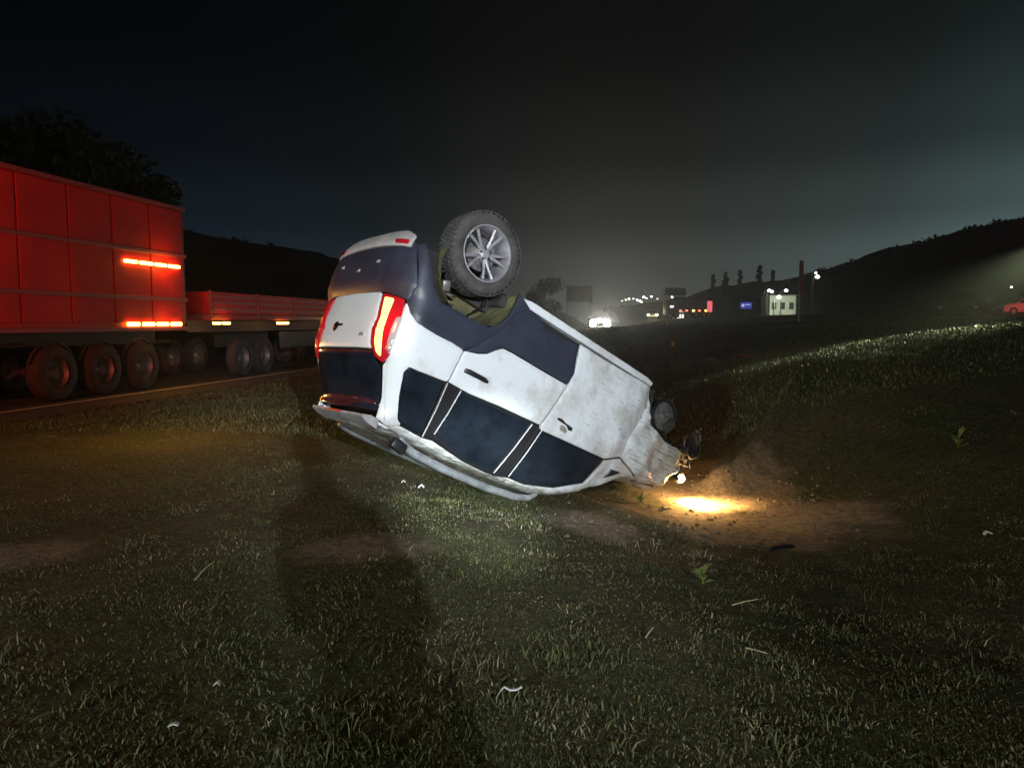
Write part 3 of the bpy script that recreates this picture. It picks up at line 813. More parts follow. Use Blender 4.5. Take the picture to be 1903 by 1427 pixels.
def paint_material():
    m = bpy.data.materials.new('white_car_paint'); m.use_nodes = True
    nt = m.node_tree; b = nt.nodes['Principled BSDF']
    b.inputs['Roughness'].default_value = 0.38; b.inputs['Coat Weight'].default_value = 0.5; b.inputs['Coat Roughness'].default_value = 0.12
    tc = nt.nodes.new('ShaderNodeTexCoord'); sep = nt.nodes.new('ShaderNodeSeparateXYZ'); nt.links.new(tc.outputs['Object'], sep.inputs[0])

    def nz(sc, det, ro, stretch=None):
        n = nt.nodes.new('ShaderNodeTexNoise'); n.inputs['Scale'].default_value = sc; n.inputs['Detail'].default_value = det; n.inputs['Roughness'].default_value = ro
        if stretch:
            mp = nt.nodes.new('ShaderNodeMapping'); mp.inputs['Scale'].default_value = stretch; mp.inputs['Rotation'].default_value = (0, R(25), 0)
            nt.links.new(tc.outputs['Object'], mp.inputs[0]); nt.links.new(mp.outputs[0], n.inputs['Vector'])
        else: nt.links.new(tc.outputs['Object'], n.inputs['Vector'])
        return n
    n1 = nz(3.0, 7, 0.7); n2 = nz(6.0, 6, 0.75, (1.0, 1.0, 7.0)); n3 = nz(22, 4, 0.6)
    # how dirty: more towards the nose
    mr = nt.nodes.new('ShaderNodeMapRange'); mr.inputs[1].default_value = 0.6; mr.inputs[2].default_value = 3.6; mr.inputs[3].default_value = 0.03; mr.inputs[4].default_value = 0.27
    nt.links.new(sep.outputs[0], mr.inputs[0])

    mz = nt.nodes.new('ShaderNodeMapRange'); mz.inputs[1].default_value = 1.48; mz.inputs[2].default_value = 1.68; mz.inputs[3].default_value = 0.0; mz.inputs[4].default_value = 0.30
    nt.links.new(sep.outputs[2], mz.inputs[0])
    sm = nt.nodes.new('ShaderNodeMath'); sm.operation = 'ADD'; nt.links.new(mr.outputs[0], sm.inputs[0]); nt.links.new(mz.outputs[0], sm.inputs[1])

    def thr(n, lo, hi):
        ad = nt.nodes.new('ShaderNodeMath'); ad.operation = 'ADD'; nt.links.new(n.outputs['Fac'], ad.inputs[0]); nt.links.new(sm.outputs[0], ad.inputs[1])
        q = nt.nodes.new('ShaderNodeMapRange'); q.inputs[1].default_value = lo; q.inputs[2].default_value = hi; nt.links.new(ad.outputs[0], q.inputs[0]); return q
    a1 = thr(n1, 0.62, 0.98); a2 = thr(n2, 0.77, 0.90); a3 = thr(n3, 0.93, 1.0)
    m1 = nt.nodes.new('ShaderNodeMix'); m1.data_type = 'RGBA'; m1.inputs[6].default_value = (0.66, 0.68, 0.70, 1); m1.inputs[7].default_value = (0.30, 0.26, 0.20, 1)
    nt.links.new(a1.outputs[0], m1.inputs[0])
    m2 = nt.nodes.new('ShaderNodeMix'); m2.data_type = 'RGBA'; nt.links.new(a2.outputs[0], m2.inputs[0]); nt.links.new(m1.outputs[2], m2.inputs[6]); m2.inputs[7].default_value = (0.15, 0.145, 0.13, 1)
    m3 = nt.nodes.new('ShaderNodeMix'); m3.data_type = 'RGBA'; nt.links.new(a3.outputs[0], m3.inputs[0]); nt.links.new(m2.outputs[2], m3.inputs[6]); m3.inputs[7].default_value = (0.10, 0.085, 0.06, 1)
    nt.links.new(m3.outputs[2], b.inputs['Base Color'])
    n4 = nz(4.5, 3, 0.55); n5 = nz(13, 3, 0.5)
    hm = nt.nodes.new('ShaderNodeMath'); hm.operation = 'MULTIPLY_ADD'; hm.inputs[1].default_value = 0.35; nt.links.new(n5.outputs['Fac'], hm.inputs[0]); nt.links.new(n4.outputs['Fac'], hm.inputs[2])
    st = nt.nodes.new('ShaderNodeMapRange'); st.inputs[1].default_value = 0.05; st.inputs[2].default_value = 0.30; st.inputs[3].default_value = 0.10; st.inputs[4].default_value = 0.85; nt.links.new(sm.outputs[0], st.inputs[0])
    bp = nt.nodes.new('ShaderNodeBump'); bp.inputs['Distance'].default_value = 0.05; nt.links.new(hm.outputs[0], bp.inputs['Height']); nt.links.new(st.outputs[0], bp.inputs['Strength'])
    nt.links.new(bp.outputs[0], b.inputs['Normal'])
    rr_ = nt.nodes.new('ShaderNodeMapRange'); rr_.inputs[3].default_value = 0.30; rr_.inputs[4].default_value = 0.8; nt.links.new(a1.outputs[0], rr_.inputs[0]); nt.links.new(rr_.outputs[0], b.inputs['Roughness'])
    return m


WHITE = paint_material()
CLAD = mat('dark_cladding_plastic', (0.028, 0.030, 0.046), 0.42, var=0.25, scale=5, bump=0.08, bscale=200)
GLASS = mat('tinted_car_glass', (0.010, 0.014, 0.021), 0.10, var=0.45, scale=4.0, coat=0.8, bump=0.02, bscale=9)
BLACK = mat('black_trim', (0.012, 0.012, 0.014), 0.4)
DARK = mat('dark_cavity', (0.010, 0.010, 0.010), 0.8)
SILVER = mat('silver_plastic', (0.42, 0.40, 0.40), 0.38, var=0.2, scale=6)
ALU = mat('scuffed_alloy', (0.34, 0.32, 0.35), 0.55, 0.45, var=0.3, scale=9)
TYRE = mat('dusty_tyre_rubber', (0.050, 0.047, 0.044), 0.85, var=0.45, scale=7, bump=0.3, bscale=60)
MUD = mat('muddy_arch_liner', (0.16, 0.15, 0.055), 0.9, var=0.45, scale=6, bump=0.7, bscale=28, col2=(0.06, 0.058, 0.03))
STEEL = mat('dirty_steel', (0.30, 0.29, 0.27), 0.45, 0.8, var=0.5, scale=14)
UNDER = mat('underbody', (0.03, 0.029, 0.027), 0.8, var=0.4, scale=5)
REDL = mat('lit_red_lens', (0.35, 0.008, 0.016), 0.15, emit=(1.0, 0.02, 0.03), estr=0.13, coat=0.5)
GLOW = mat('tail_lamp_glow', (0.9, 0.5, 0.2), 0.3, emit=(1.0, 0.40, 0.09), estr=4.0)
CLEARL = mat('clear_lens', (0.45, 0.45, 0.48), 0.12, 0.3, coat=0.8)
HEADL = mat('head_lamp_glow', (1, 0.9, 0.7), 0.3, emit=(1.0, 0.66, 0.30), estr=20.0)
REFL = mat('red_reflector', (0.42, 0.012, 0.02), 0.2, coat=0.5)
BADGE = mat('chrome_badge', (0.12, 0.12, 0.12), 0.2, 0.9)
SHADE_GRIME = mat('shaded_dirty_white_paint', (0.36, 0.36, 0.38), 0.5, var=0.4, scale=7, col2=(0.16, 0.15, 0.15))  # spoiler's white paint, with its shade and dirt put into the grey
RAILM = mat('scraped_rail', (0.50, 0.51, 0.54), 0.30, 0.75, var=0.35, scale=10)

# inner shell: keeps the gaps between the panels dark
ARCH_R = (0.72, 0.17, 0.43); ARCH_F = (3.50, 0.22, 0.40)
sx = np.linspace(0.16, 3.82, 62); fr = np.linspace(0, 1, 22)
rows = []
for x_ in sx:
    zlo = 0.17
    for (ax, az, ar) in (ARCH_R, ARCH_F):
        if abs(x_ - ax) < ar: zlo = max(zlo, az + math.sqrt(ar * ar - (x_ - ax) ** 2) + 0.02)
    ztop = float(np.interp(x_, *_t)) - 0.075
    zz = zlo + (ztop - zlo) * fr
    o = np.stack([np.full(22, x_), np.full(22, 1.3), zz], 1); d = np.tile((0, -1.0, 0), (22, 1))
    o[:, 0] = np.maximum(o[:, 0], np.interp(zz, *_r) + 0.10 + 0.25 * smoothstep(1.1, 1.6, zz))
    P = cast_body(o, d, 1.29); P[:, 1] = np.clip(P[:, 1] - 0.075 - 0.10 * smoothstep(3.0, 3.3, x_), 0.03, 0.86)
    rows.append(np.concatenate([P, (P * np.array((1, -1, 1)))[::-1]]))
mb = MB(); V = np.concatenate(rows); k = 44
mb.add(V, [(i * k + j, i * k + j + 1, (i + 1) * k + j + 1, (i + 1) * k + j) for i in range(len(sx) - 1) for j in range(k - 1)] + [tuple(range(k)), tuple((len(sx) - 1) * k + j for j in range(k - 1, -1, -1))])
mb.build('inner_body', DARK, car)

for mir in (False, True):
    panel('rear_quarter_panel', OUT['quarter'], 'polar' if False else 'side', WHITE, mirror=mir, r=0.012)
    panel('quarter_window', OUT['quarter_window'], 'side', GLASS, mirror=mir, off=-0.004, r=0.03)
    fr_ = panel('rear_door_frame', OUT['rear_door_frame'], 'side', BLACK, mirror=mir, off=-0.010, r=0.015)
    panel('rear_door_window', OUT['rear_door_window'], 'side', GLASS, mirror=mir, off=-0.003, r=0.025)
    dr = panel('rear_door', OUT['rear_door'], 'side', WHITE, mirror=mir, r=0.012)
    panel('door_cladding', OUT['rear_door_clad'], 'side', CLAD, dr, mirror=mir, off=0.012, r=0.012)
    fd = panel('front_door', OUT['front_door'], 'side', WHITE, mirror=mir, r=0.012)
    panel('front_door_window', OUT['front_door_window'], 'side', GLASS, mirror=mir, off=-0.003, r=0.03)
    panel('roof_side_frame', [(0.545, 1.622), (0.60, 1.588), (0.84, 1.603), (0.95, 1.590), (1.33, 1.640), (1.69, 1.648), (1.85, 1.608), (2.05, 1.603), (2.376, 1.518), (2.675, 1.355), (2.755, 1.075), (2.955, 0.985), (3.21, 1.065), (3.33, 1.095), (3.08, 1.250), (2.85, 1.395), (2.45, 1.590), (2.2, 1.655), (1.5, 1.685), (0.9, 1.675), (0.55, 1.652)], 'side', WHITE, mirror=mir, r=0.01, off=-0.002)
    panel('corner_window', OUT['tri'], 'side', BLACK, mirror=mir, off=0.004, r=0.01)
    fe = panel('front_fender', OUT['fender'], 'side', WHITE, mirror=mir, r=0.010)
    panel('wheel_arch_cladding', OUT['arch_clad'], 'side', CLAD, mirror=mir, off=0.010, r=0.012)
    lens = panel('tail_lamp', OUT['lamp'], 'polar', REDL, mirror=mir, off=0.010, r=0.02, step=0.03)
    panel('lamp_glow', OUT['lampglow'], 'polar', GLOW if not mir else REDL, lens, mirror=mir, off=0.016, r=0.02, step=0.03)
    panel('lamp_clear_strip', [(0.188, 0.800, 0.80), (0.200, 0.797, 0.92), (0.212, 0.770, 1.06), (0.238, 0.758, 1.115), (0.222, 0.735, 1.10), (0.19, 0.735, 1.03), (0.17, 0.745, 0.92), (0.165, 0.76, 0.82)], 'polar', CLEARL, lens, mirror=mir, off=0.0145, r=0.015, step=0.03)
    s_ = -1 if mir else 1
    # sill
    mb = MB(); mb.prism([(1.20, 0.172), (3.04, 0.158), (3.05, 0.120), (2.95, 0.098), (1.28, 0.098), (1.16, 0.125)], s_ * 0.70, s_ * 0.850)
    mb.build('sill', WHITE, car, True)
    # pillar trim strips between the windows
    for (a, b) in (((0.775, 0.862, 1.118), (0.835, 0.699, 1.592)), ((0.925, 0.859, 1.122), (0.918, 0.725, 1.535)), ((1.752, 0.864, 1.095), (1.675, 0.683, 1.618)), ((1.885, 0.862, 1.098), (1.835, 0.696, 1.595))):
        m_ = [(a[i] + b[i]) / 2 for i in range(3)]; m_[1] += 0.012
        q = MB(); q.tube([(p[0], s_ * p[1], p[2]) for p in (a, m_, b)], 0.006, 6); q.build('window_trim', SILVER, fr_, True)
    # rear door handle; the front one is torn out and leaves an open recess
    mb = MB(); mb.tube([(0.862, s_ * 0.893, 0.962), (0.90, s_ * 0.912, 0.958), (1.07, s_ * 0.912, 0.956), (1.112, s_ * 0.893, 0.956)], [0.017, 0.021, 0.021, 0.017], 10)
    mb.build('door_handle', BLACK, dr, True)
    if mir:
        mb = MB(); mb.tube([(1.99, s_ * 0.893, 0.945), (2.03, s_ * 0.912, 0.945), (2.17, s_ * 0.912, 0.948), (2.21, s_ * 0.893, 0.95)], [0.017, 0.021, 0.021, 0.017], 10)
        mb.build('door_handle', BLACK, fd, True)
    else:
        panel('torn_handle_recess', [(1.985, 0.925), (2.05, 0.918), (2.10, 0.935), (2.205, 0.945), (2.215, 0.985), (2.16, 0.995), (2.12, 0.965), (2.04, 0.960), (1.985, 0.955)], 'side', DARK, fd, off=0.003, r=0.01, step=0.02, thick=0.004)
        panel('handle_backing', [(2.05, 0.972), (2.11, 0.968), (2.16, 1.0), (2.15, 1.035), (2.06, 1.03)], 'side', mat('scraped_primer', (0.26, 0.25, 0.20), 0.8, var=0.3, scale=20), fd, off=0.003, r=0.012, step=0.02, thick=0.004)

# rear end
TG = [(0.086, 0.479, 0.613), (0.106, 0.537, 0.835), (0.114, 0.500, 0.924), (0.141, 0.530, 1.049), (0.156, 0.570, 1.092), (0.132, 0.0, 1.092)]
gate = panel('tailgate', TG + [(p[0], -p[1], p[2]) for p in TG[:-1]][::-1] + [(0.066, 0.0, 0.598)], 'polar', WHITE, r=0.02)
RGL = [(0.160, 0.580, 1.108), (0.214, 0.622, 1.180), (0.245, 0.685, 1.225), (0.36, 0.640, 1.43), (0.40, 0.62, 1.545), (0.31, 0.0, 1.575)]
panel('rear_window', RGL + [(p[0], -p[1], p[2]) for p in RGL[:-1]][::-1] + [(0.132, 0.0, 1.106)], 'polar', GLASS, off=-0.003, r=0.03)
panel('rear_pillar', [(0.25, 0.74, 1.16), (0.375, 0.668, 1.40), (0.48, 0.645, 1.62), (0.42, 0.60, 1.60), (0.385, 0.625, 1.43), (0.262, 0.675, 1.21), (0.25, 0.69, 1.19)], 'polar', WHITE, off=-0.004, r=0.01)
panel('rear_pillar', [(0.25, 0.74, 1.16), (0.375, 0.668, 1.40), (0.48, 0.645, 1.62), (0.42, 0.60, 1.60), (0.385, 0.625, 1.43), (0.262, 0.675, 1.21), (0.25, 0.69, 1.19)], 'polar', WHITE, off=-0.004, r=0.01, mirror=True)
BU = [(0.008, 0.20, 0.205), (0.05, 0.62, 0.225), (0.068, 0.708, 0.240), (0.090, 0.746, 0.196), (0.184, 0.849, 0.519), (0.181, 0.803, 0.668), (0.165, 0.780, 0.650), (0.090, 0.506, 0.610)]
bump = panel('rear_bumper', BU + [(p[0], -p[1], p[2]) for p in BU][::-1], 'polar', CLAD, off=0.012, r=0.02)
SK = [(0.01, 0.20, 0.198), (0.05, 0.62, 0.218), (0.066, 0.706, 0.225), (0.08, 0.70, 0.11), (0.06, 0.55, 0.045), (0.06, 0.25, 0.012)]
skid = panel('skid_plate', SK + [(p[0], -p[1], p[2]) for p in SK][::-1], 'polar', SILVER, off=0.020, r=0.02)
for s_ in (False, True):
    panel('reflector', [(0.023, 0.47, 0.148), (0.057, 0.66, 0.160), (0.061, 0.672, 0.205), (0.023, 0.50, 0.195)], 'polar', REFL, skid, off=0.026, r=0.012, step=0.02, mirror=s_, thick=0.008)
for y_, z_ in ((0.36, 0.36), (0.02, 0.42), (-0.36, 0.36)):
    o_, d_ = basis_rays('polar', to_uv('polar', np.array([(0.0, y_, z_)]))); q = cast_body(o_, d_)[0]
    mb = MB(); mb.box((q[0] - 0.012, q[1], q[2]), (0.012, 0.055, 0.028), bevel=0.005); mb.build('plate_lamp', CLEARL, bump)
o_, d_ = basis_rays('polar', to_uv('polar', np.array([(0.1, -0.20, 0.91)]))); q = cast_body(o_, d_)[0]
mb = MB(); mb.lathe([(0.0, -0.006), (0.042, -0.006), (0.05, 0.0), (0.042, 0.004), (0.030, 0.004), (0.026, -0.001), (0.0, -0.001)], 'x', (q[0] - 0.003, q[1], q[2]), 24)
mb.box((q[0] - 0.008, q[1] + 0.10, q[2] - 0.012), (0.006, 0.085, 0.02)); mb.build('badge', BADGE, gate, True)
o_, d_ = basis_rays('polar', to_uv('polar', np.array([(0.1, 0.38, 0.985)]))); q = cast_body(o_, d_)[0]
mb = MB(); mb.box((q[0] - 0.004, q[1], q[2]), (0.008, 0.09, 0.03), bevel=0.003); mb.build('model_lettering_plate', CLEARL, gate)
mb = MB(); mb.prism([(0.47, 1.678), (0.36, 1.660), (0.30, 1.632), (0.305, 1.612), (0.38, 1.592), (0.46, 1.60)], -0.46, 0.585); sp = mb.build('roof_spoiler', SHADE_GRIME, car, True)
mb = MB(); mb.box((0.301, 0, 1.622), (0.012, 0.34, 0.016)); mb.build('brake_light_strip', REFL, sp)

# roof, windscreen, bonnet
panel('roof', [(0.44, -0.585), (0.44, 0.585), (1.0, 0.615), (1.7, 0.615), (2.38, 0.60), (2.44, 0.40), (2.46, 0.0), (2.44, -0.40), (2.38, -0.60), (1.7, -0.615), (1.0, -0.615)], 'top', WHITE, r=0.03, step=0.07)
panel('windscreen', [(2.46, -0.58), (2.50, 0), (2.46, 0.58), (2.80, 0.66), (3.10, 0.73), (3.16, 0.0), (3.10, -0.73), (2.80, -0.66)], 'top', GLASS, off=-0.006, r=0.05, step=0.06)
panel('bonnet', [(3.19, -0.70), (3.24, 0), (3.19, 0.70), (3.50, 0.74), (3.76, 0.72), (3.92, 0.50), (3.98, 0.0), (3.92, -0.50), (3.76, -0.72), (3.50, -0.74)], 'top', WHITE, r=0.04, step=0.06, off=-0.004)
for s_ in (1, -1):
    pts = []
    for x_, up in ((0.68, 0.01), (0.74, 0.050), (0.85, 0.078), (1.2, 0.092), (1.7, 0.090), (2.05, 0.075), (2.2, 0.045), (2.28, 0.0)):
        z_ = float(cast_body(np.array([(x_, s_ * 0.60, 2.3)]), np.array([(0, 0, -1.0)]))[0, 2]); pts.append((x_, s_ * 0.615, z_ + up * (1.0 if s_ > 0 else 0.25)))
    mb = MB(); mb.tube(pts, [0.024, 0.034, 0.036, 0.036, 0.036, 0.034, 0.03, 0.02], 12)
    rail = mb.build('roof_rail', RAILM, car, True)
    if s_ < 0: continue
    mb = MB(); mb.box((0.70, s_ * 0.615, 1.735), (0.15, 0.075, 0.10), rot=(0, R(-14), 0), bevel=0.02); mb.build('rail_foot', BLACK, rail, True)

# underbody
mb = MB(); mb.prism([(0.25, 0.24), (0.35, 0.14), (1.05, 0.13), (1.15, 0.10), (3.0, 0.10), (3.2, 0.16), (3.75, 0.22), (3.75, 0.30), (0.25, 0.30)], -0.52, 0.52); mb.build('floor_pan', UNDER, car, True)
mb = MB(); mb.prism([(1.05, 0.14), (3.1, 0.14), (3.1, 0.24), (1.05, 0.24)], -0.71, 0.71); mb.build('floor_side', UNDER, car)
mb = MB(); mb.tube([(0.05, -0.45, 0.16), (0.45, -0.45, 0.15), (0.55, -0.30, 0.10), (1.3, -0.05, 0.08), (2.9, 0.0, 0.08)], 0.03, 8); mb.tube([(0.14, -0.52, 0.13), (0.14, 0.15, 0.13)], [0.085, 0.085], 14); mb.build('exhaust', STEEL, car, True)
mb = MB(); mb.box((1.15, 0.1, 0.10), (0.5, 0.8, 0.14), bevel=0.04); mb.build('fuel_tank', BLACK, car, True)
mb = MB(); mb.tube([(0.66, -0.72, -0.02), (0.80, -0.45, 0.04), (0.80, 0.45, 0.04), (0.66, 0.72, -0.02)], 0.045, 10)
for s_ in (1, -1):
    mb.tube([(0.66, s_ * 0.60, 0.0), (1.15, s_ * 0.55, 0.14)], 0.035, 8); mb.tube([(0.60, s_ * 0.58, 0.0), (0.58, s_ * 0.55, 0.48)], [0.03, 0.045], 10)
mb.build('rear_axle', UNDER, car, True)
for s_ in (1, -1):
    for (ax, az, ar), nm, mt in ((ARCH_R, 'rear_arch_liner', MUD), (ARCH_F, 'front_arch_liner', UNDER)):
        V = []; Fs = []
        ys = (0.862, 0.80, 0.70, 0.55, 0.45)
        for i in range(25):
            an = R(-8 + 196 * i / 24) if nm.startswith('rear') else R(75 + 113 * i / 24)
            for j, yy in enumerate(ys):
                rr_ = ar * (1.0 - 0.03 * j) + 0.008 * math.sin(i * 2.1 + j * 1.3)
                V.append((ax + rr_ * math.cos(an) * 1.0, s_ * yy, az + rr_ * math.sin(an) * 0.93))
        for i in range(24):
            for j in range(4):
                a = i * 5 + j; Fs.append((a, a + 1, a + 6, a + 5))
        V.append((ax, s_ * 0.45, az)); c_ = len(V) - 1
        for i in range(24): Fs.append((i * 5 + 4, c_, (i + 1) * 5 + 4))
        mb = MB(); mb.add(V, Fs); mb.build(nm, mt, car, True, fix=False)


def make_wheel(cx_, cy_, cz_, s_, tilt=0.0):
    """tyre with its rim, spokes and cap; s_ = +1 on the left side"""
    w = MB()
    prof = [(0.236, -0.095), (0.250, -0.108), (0.290, -0.115), (0.325, -0.108), (0.345, -0.092), (0.356, -0.07), (0.360, -0.03), (0.360, 0.03), (0.356, 0.07), (0.345, 0.092), (0.325, 0.108), (0.290, 0.115), (0.250, 0.108), (0.236, 0.095)]
    w.lathe(prof, 'y', n=72)
    for k in range(60):                                            # tread blocks
        a = 2 * math.pi * k / 60
        for j, yy in enumerate((-0.075, -0.028, 0.028, 0.075)):
            b_ = a + (0.03 if j % 2 else 0)
            w.box((0.360 * math.cos(b_), yy, 0.360 * math.sin(b_)), (0.012, 0.038, 0.026), rot=(0, -b_, 0))
    for k in range(40):                                            # shoulder ribs
        a = 2 * math.pi * k / 40
        w.box((0.338 * math.cos(a), s_ * 0.103, 0.338 * math.sin(a)), (0.03, 0.012, 0.012), rot=(0, -a, 0))
    t_ = w.build('wheel', TYRE, car, True)
    r_ = MB(); r_.lathe([(0.238, s_ * 0.100), (0.246, s_ * 0.108), (0.238, s_ * 0.110), (0.222, s_ * 0.085), (0.212, s_ * 0.03), (0.205, -s_ * 0.09), (0.238, -s_ * 0.10)], 'y', n=64)
    r_.build('rim', ALU, t_, True)
    for k in range(5):
        a0 = 2 * math.pi * k / 5 + 0.2
        for da in (-0.16, 0.16):
            a1 = a0 + da * 0.75; a2 = a0 + da * 1.35
            sp_ = MB()
            p0 = Vector((0.05 * math.cos(a1), s_ * 0.055, 0.05 * math.sin(a1))); p1 = Vector((0.13 * math.cos(a2 * 0.5 + a1 * 0.5), s_ * 0.075, 0.13 * math.sin(a2 * 0.5 + a1 * 0.5))); p2 = Vector((0.222 * math.cos(a2), s_ * 0.092, 0.222 * math.sin(a2)))
            sp_.tube([p0, p1, p2], [0.017, 0.0135, 0.016], 6); sp_.build('spoke', ALU, t_, True)
    h_ = MB(); h_.lathe([(0.0, s_ * 0.088), (0.030, s_ * 0.086), (0.036, s_ * 0.076), (0.062, s_ * 0.066), (0.070, s_ * 0.045), (0.070, -0.02), (0.0, -0.02)], 'y', n=28); h_.build('hub_cap', ALU, t_, True)
    for k in range(5):
        a = 2 * math.pi * (k + 0.5) / 5 + 0.2
        n_ = MB(); n_.lathe([(0, s_ * 0.080), (0.009, s_ * 0.080), (0.010, s_ * 0.062)], 'y', (0.050 * math.cos(a), 0, 0.050 * math.sin(a)), 8); n_.build('lug_nut', BLACK, t_)
    d_ = MB(); d_.lathe([(0.0, -0.012), (0.145, -0.012), (0.145, 0.012), (0.0, 0.012)], 'y', (0, -s_ * 0.01, 0), 36); d_.build('brake_disc', STEEL, t_, True)
    t_.location = (cx_, cy_, cz_); t_.rotation_euler = (tilt, 0.35, 0)
    return t_


make_wheel(0.655, 0.775, -0.035, 1)
make_wheel(0.68, -0.775, 0.02, -1)
make_wheel(3.48, -0.775, 0.14, -1)

# the torn left front corner: hub without its wheel, strut, arms, bent brackets, hoses
mb = MB(); mb.lathe([(0.0, 0.035), (0.045, 0.035), (0.052, 0.010), (0.085, 0.004), (0.150, 0.0), (0.155, -0.024), (0.0, -0.024)], 'y', (3.44, 0.775, 0.335), 40); hubd = mb.build('brake_disc', STEEL, car, True)
mb = MB(); mb.lathe([(0.158, 0.010), (0.185, 0.020), (0.198, 0.0), (0.190, -0.05), (0.160, -0.06)], 'y', (3.445, 0.77, 0.335), 40); mb.build('dust_shield', BLACK, hubd, True)
mb = MB(); mb.box((3.54, 0.785, 0.40), (0.10, 0.07, 0.16), rot=(0, R(-35), 0), bevel=0.02); mb.build('brake_caliper', UNDER, hubd, True)
for k in range(5):
    a = 2 * math.pi * k / 5
    mb = MB(); mb.tube([(3.44 + 0.034 * math.cos(a), 0.80, 0.335 + 0.034 * math.sin(a)), (3.44 + 0.034 * math.cos(a), 0.835, 0.335 + 0.034 * math.sin(a))], 0.007, 6); mb.build('wheel_stud', STEEL, hubd, True)
mb = MB(); mb.tube([(3.43, 0.70, 0.36), (3.46, 0.58, 0.75)], [0.05, 0.035], 10); mb.tube([(3.44, 0.72, 0.30), (3.34, 0.38, 0.22)], 0.03, 8); mb.tube([(3.44, 0.72, 0.30), (3.66, 0.42, 0.22)], 0.025, 8); mb.build('suspension_arm', STEEL, car, True)
mb = MB()
mb.tube([(3.455 + 0.07 * math.cos(j * 0.6), 0.58 + 0.07 * math.sin(j * 0.6), 0.42 + 0.0055 * j) for j in range(56)], 0.008, 5)
mb.build('coil_spring', BLACK, car, True)
mb = MB(); mb.box((3.80, -0.05, 0.66), (0.10, 1.0, 0.36), bevel=0.02); mb.box((3.87, -0.05, 0.66), (0.03, 0.9, 0.32)); mb.build('radiator', DARK, car)
mb = MB(); mb.box((3.55, -0.05, 0.58), (0.42, 0.75, 0.44), bevel=0.06); mb.build('engine', UNDER, car, True)
ring = [(4.03 + 0.085 * math.cos(R(a)), 0.79 + 0.02 * math.sin(R(a * 2)), 0.42 + 0.165 * math.sin(R(a))) for a in range(-130, 170, 15)]
mb = MB(); mb.tube(ring, [0.022 + 0.007 * math.sin(i * 1.3) for i in range(len(ring))], 8); mb.build('torn_bumper_ring', BLACK, car, True)
mb = MB(); mb.lathe([(0.0, -0.05), (0.05, -0.045), (0.09, -0.02), (0.125, 0.0), (0.135, -0.01), (0.09, -0.06), (0.0, -0.08)], 'y', (4.01, 0.775, 0.44), 24); mb.build('fog_lamp_housing', BLACK, car, True)
mb = MB()
for k in range(10):
    a = k * 0.7
    p0 = Vector((3.84 + 0.02 * k, 0.70 + 0.05 * math.sin(a * 2), 0.50 + 0.035 * math.cos(a * 3) + 0.02 * k)); p1 = p0 + Vector((0.12 * math.cos(a * 1.7) + 0.08, 0.06 * math.sin(a) + 0.03, 0.10 * math.sin(a * 2.3)))
    mb.tube([p0, p0.lerp(p1, 0.5) + Vector((0, 0.03, 0.02 * math.sin(k))), p1], [0.012, 0.010, 0.006], 6)
mb.build('torn_wiring', BLACK, car, True)
mb = MB(); mb.tube([(3.86, 0.72, 0.64), (3.97, 0.78, 0.62), (4.05, 0.76, 0.55), (4.02, 0.72, 0.46)], [0.03, 0.035, 0.03, 0.015], 8); mb.tube([(3.90, 0.76, 0.70), (4.02, 0.79, 0.69), (4.08, 0.76, 0.62)], 0.014, 6); mb.build('bumper_bracket', BLACK, car, True)
mb = MB()
mb.add([(3.84, 0.82, 0.60), (3.97, 0.80, 0.58), (4.05, 0.75, 0.64), (4.02, 0.77, 0.74), (3.95, 0.80, 0.75), (3.86, 0.84, 0.70), (3.88, 0.79, 0.65), (4.03, 0.74, 0.67)], [(0, 1, 6), (1, 2, 7), (1, 7, 6), (6, 7, 3), (6, 3, 4), (6, 4, 5), (0, 6, 5)]); mb.build('torn_plastic_sheet', BLACK, car)
# rear suspension seen in the arch
mb = MB(); mb.tube([(0.60 + 0.065 * math.cos(j * 0.6), 0.62 + 0.065 * math.sin(j * 0.6), 0.05 + 0.0075 * j) for j in range(60)], 0.009, 5); mb.build('coil_spring', STEEL, car, True)
mb = MB(); mb.tube([(0.86, 0.66, 0.02), (0.92, 0.70, 0.20), (0.90, 0.74, 0.34), (0.80, 0.76, 0.44)], 0.010, 6); mb.tube([(0.44, 0.74, 0.10), (0.42, 0.78, 0.30), (0.47, 0.80, 0.40)], 0.013, 6); mb.build('brake_hose', BLACK, car, True)
mb = MB(); mb.box((0.44, 0.80, 0.38), (0.07, 0.06, 0.09), rot=(0.3, 0.4, 0.1), bevel=0.01); mb.build('liner_bracket', STEEL, car, True)
# head lamp, still lit
o_ = car_world((3.92, 0.72, 0.84))
mb = MB(); mb.tube([(3.80, 0.80, 0.875), (3.86, 0.805, 0.868), (3.92, 0.79, 0.862), (3.97, 0.75, 0.858), (3.99, 0.68, 0.855)], [0.012, 0.040, 0.052, 0.052, 0.030], 10); hl = mb.build('head_lamp', BLACK, car, True)
mb = MB(); mb.tube([(3.875, 0.832, 0.858), (3.925, 0.825, 0.850), (3.975, 0.795, 0.846), (4.010, 0.750, 0.846), (4.020, 0.700, 0.850)], [0.010, 0.034, 0.046, 0.046, 0.018], 10); mb.build('bulb_glow', HEADL, hl, True)
mb = MB(); mb.lathe([(0.0, 0.05), (0.045, 0.042), (0.075, 0.02), (0.088, -0.01), (0.08, -0.05), (0.0, -0.07)], 'x', (3.90, -0.70, 0.855), 24); mb.build('head_lamp', CLEARL, car, True)
lamp('head_lamp_beam', 'SPOT', car_world((4.06, 0.78, 0.845)), (1.0, 0.55, 0.18), 900, car_world((4.50, 0.90, 1.16)), 0.03, 95, 1.0)
lamp('head_lamp_spill', 'POINT', car_world((4.09, 0.82, 0.90)), (1.0, 0.55, 0.18), 55, None, 0.03)
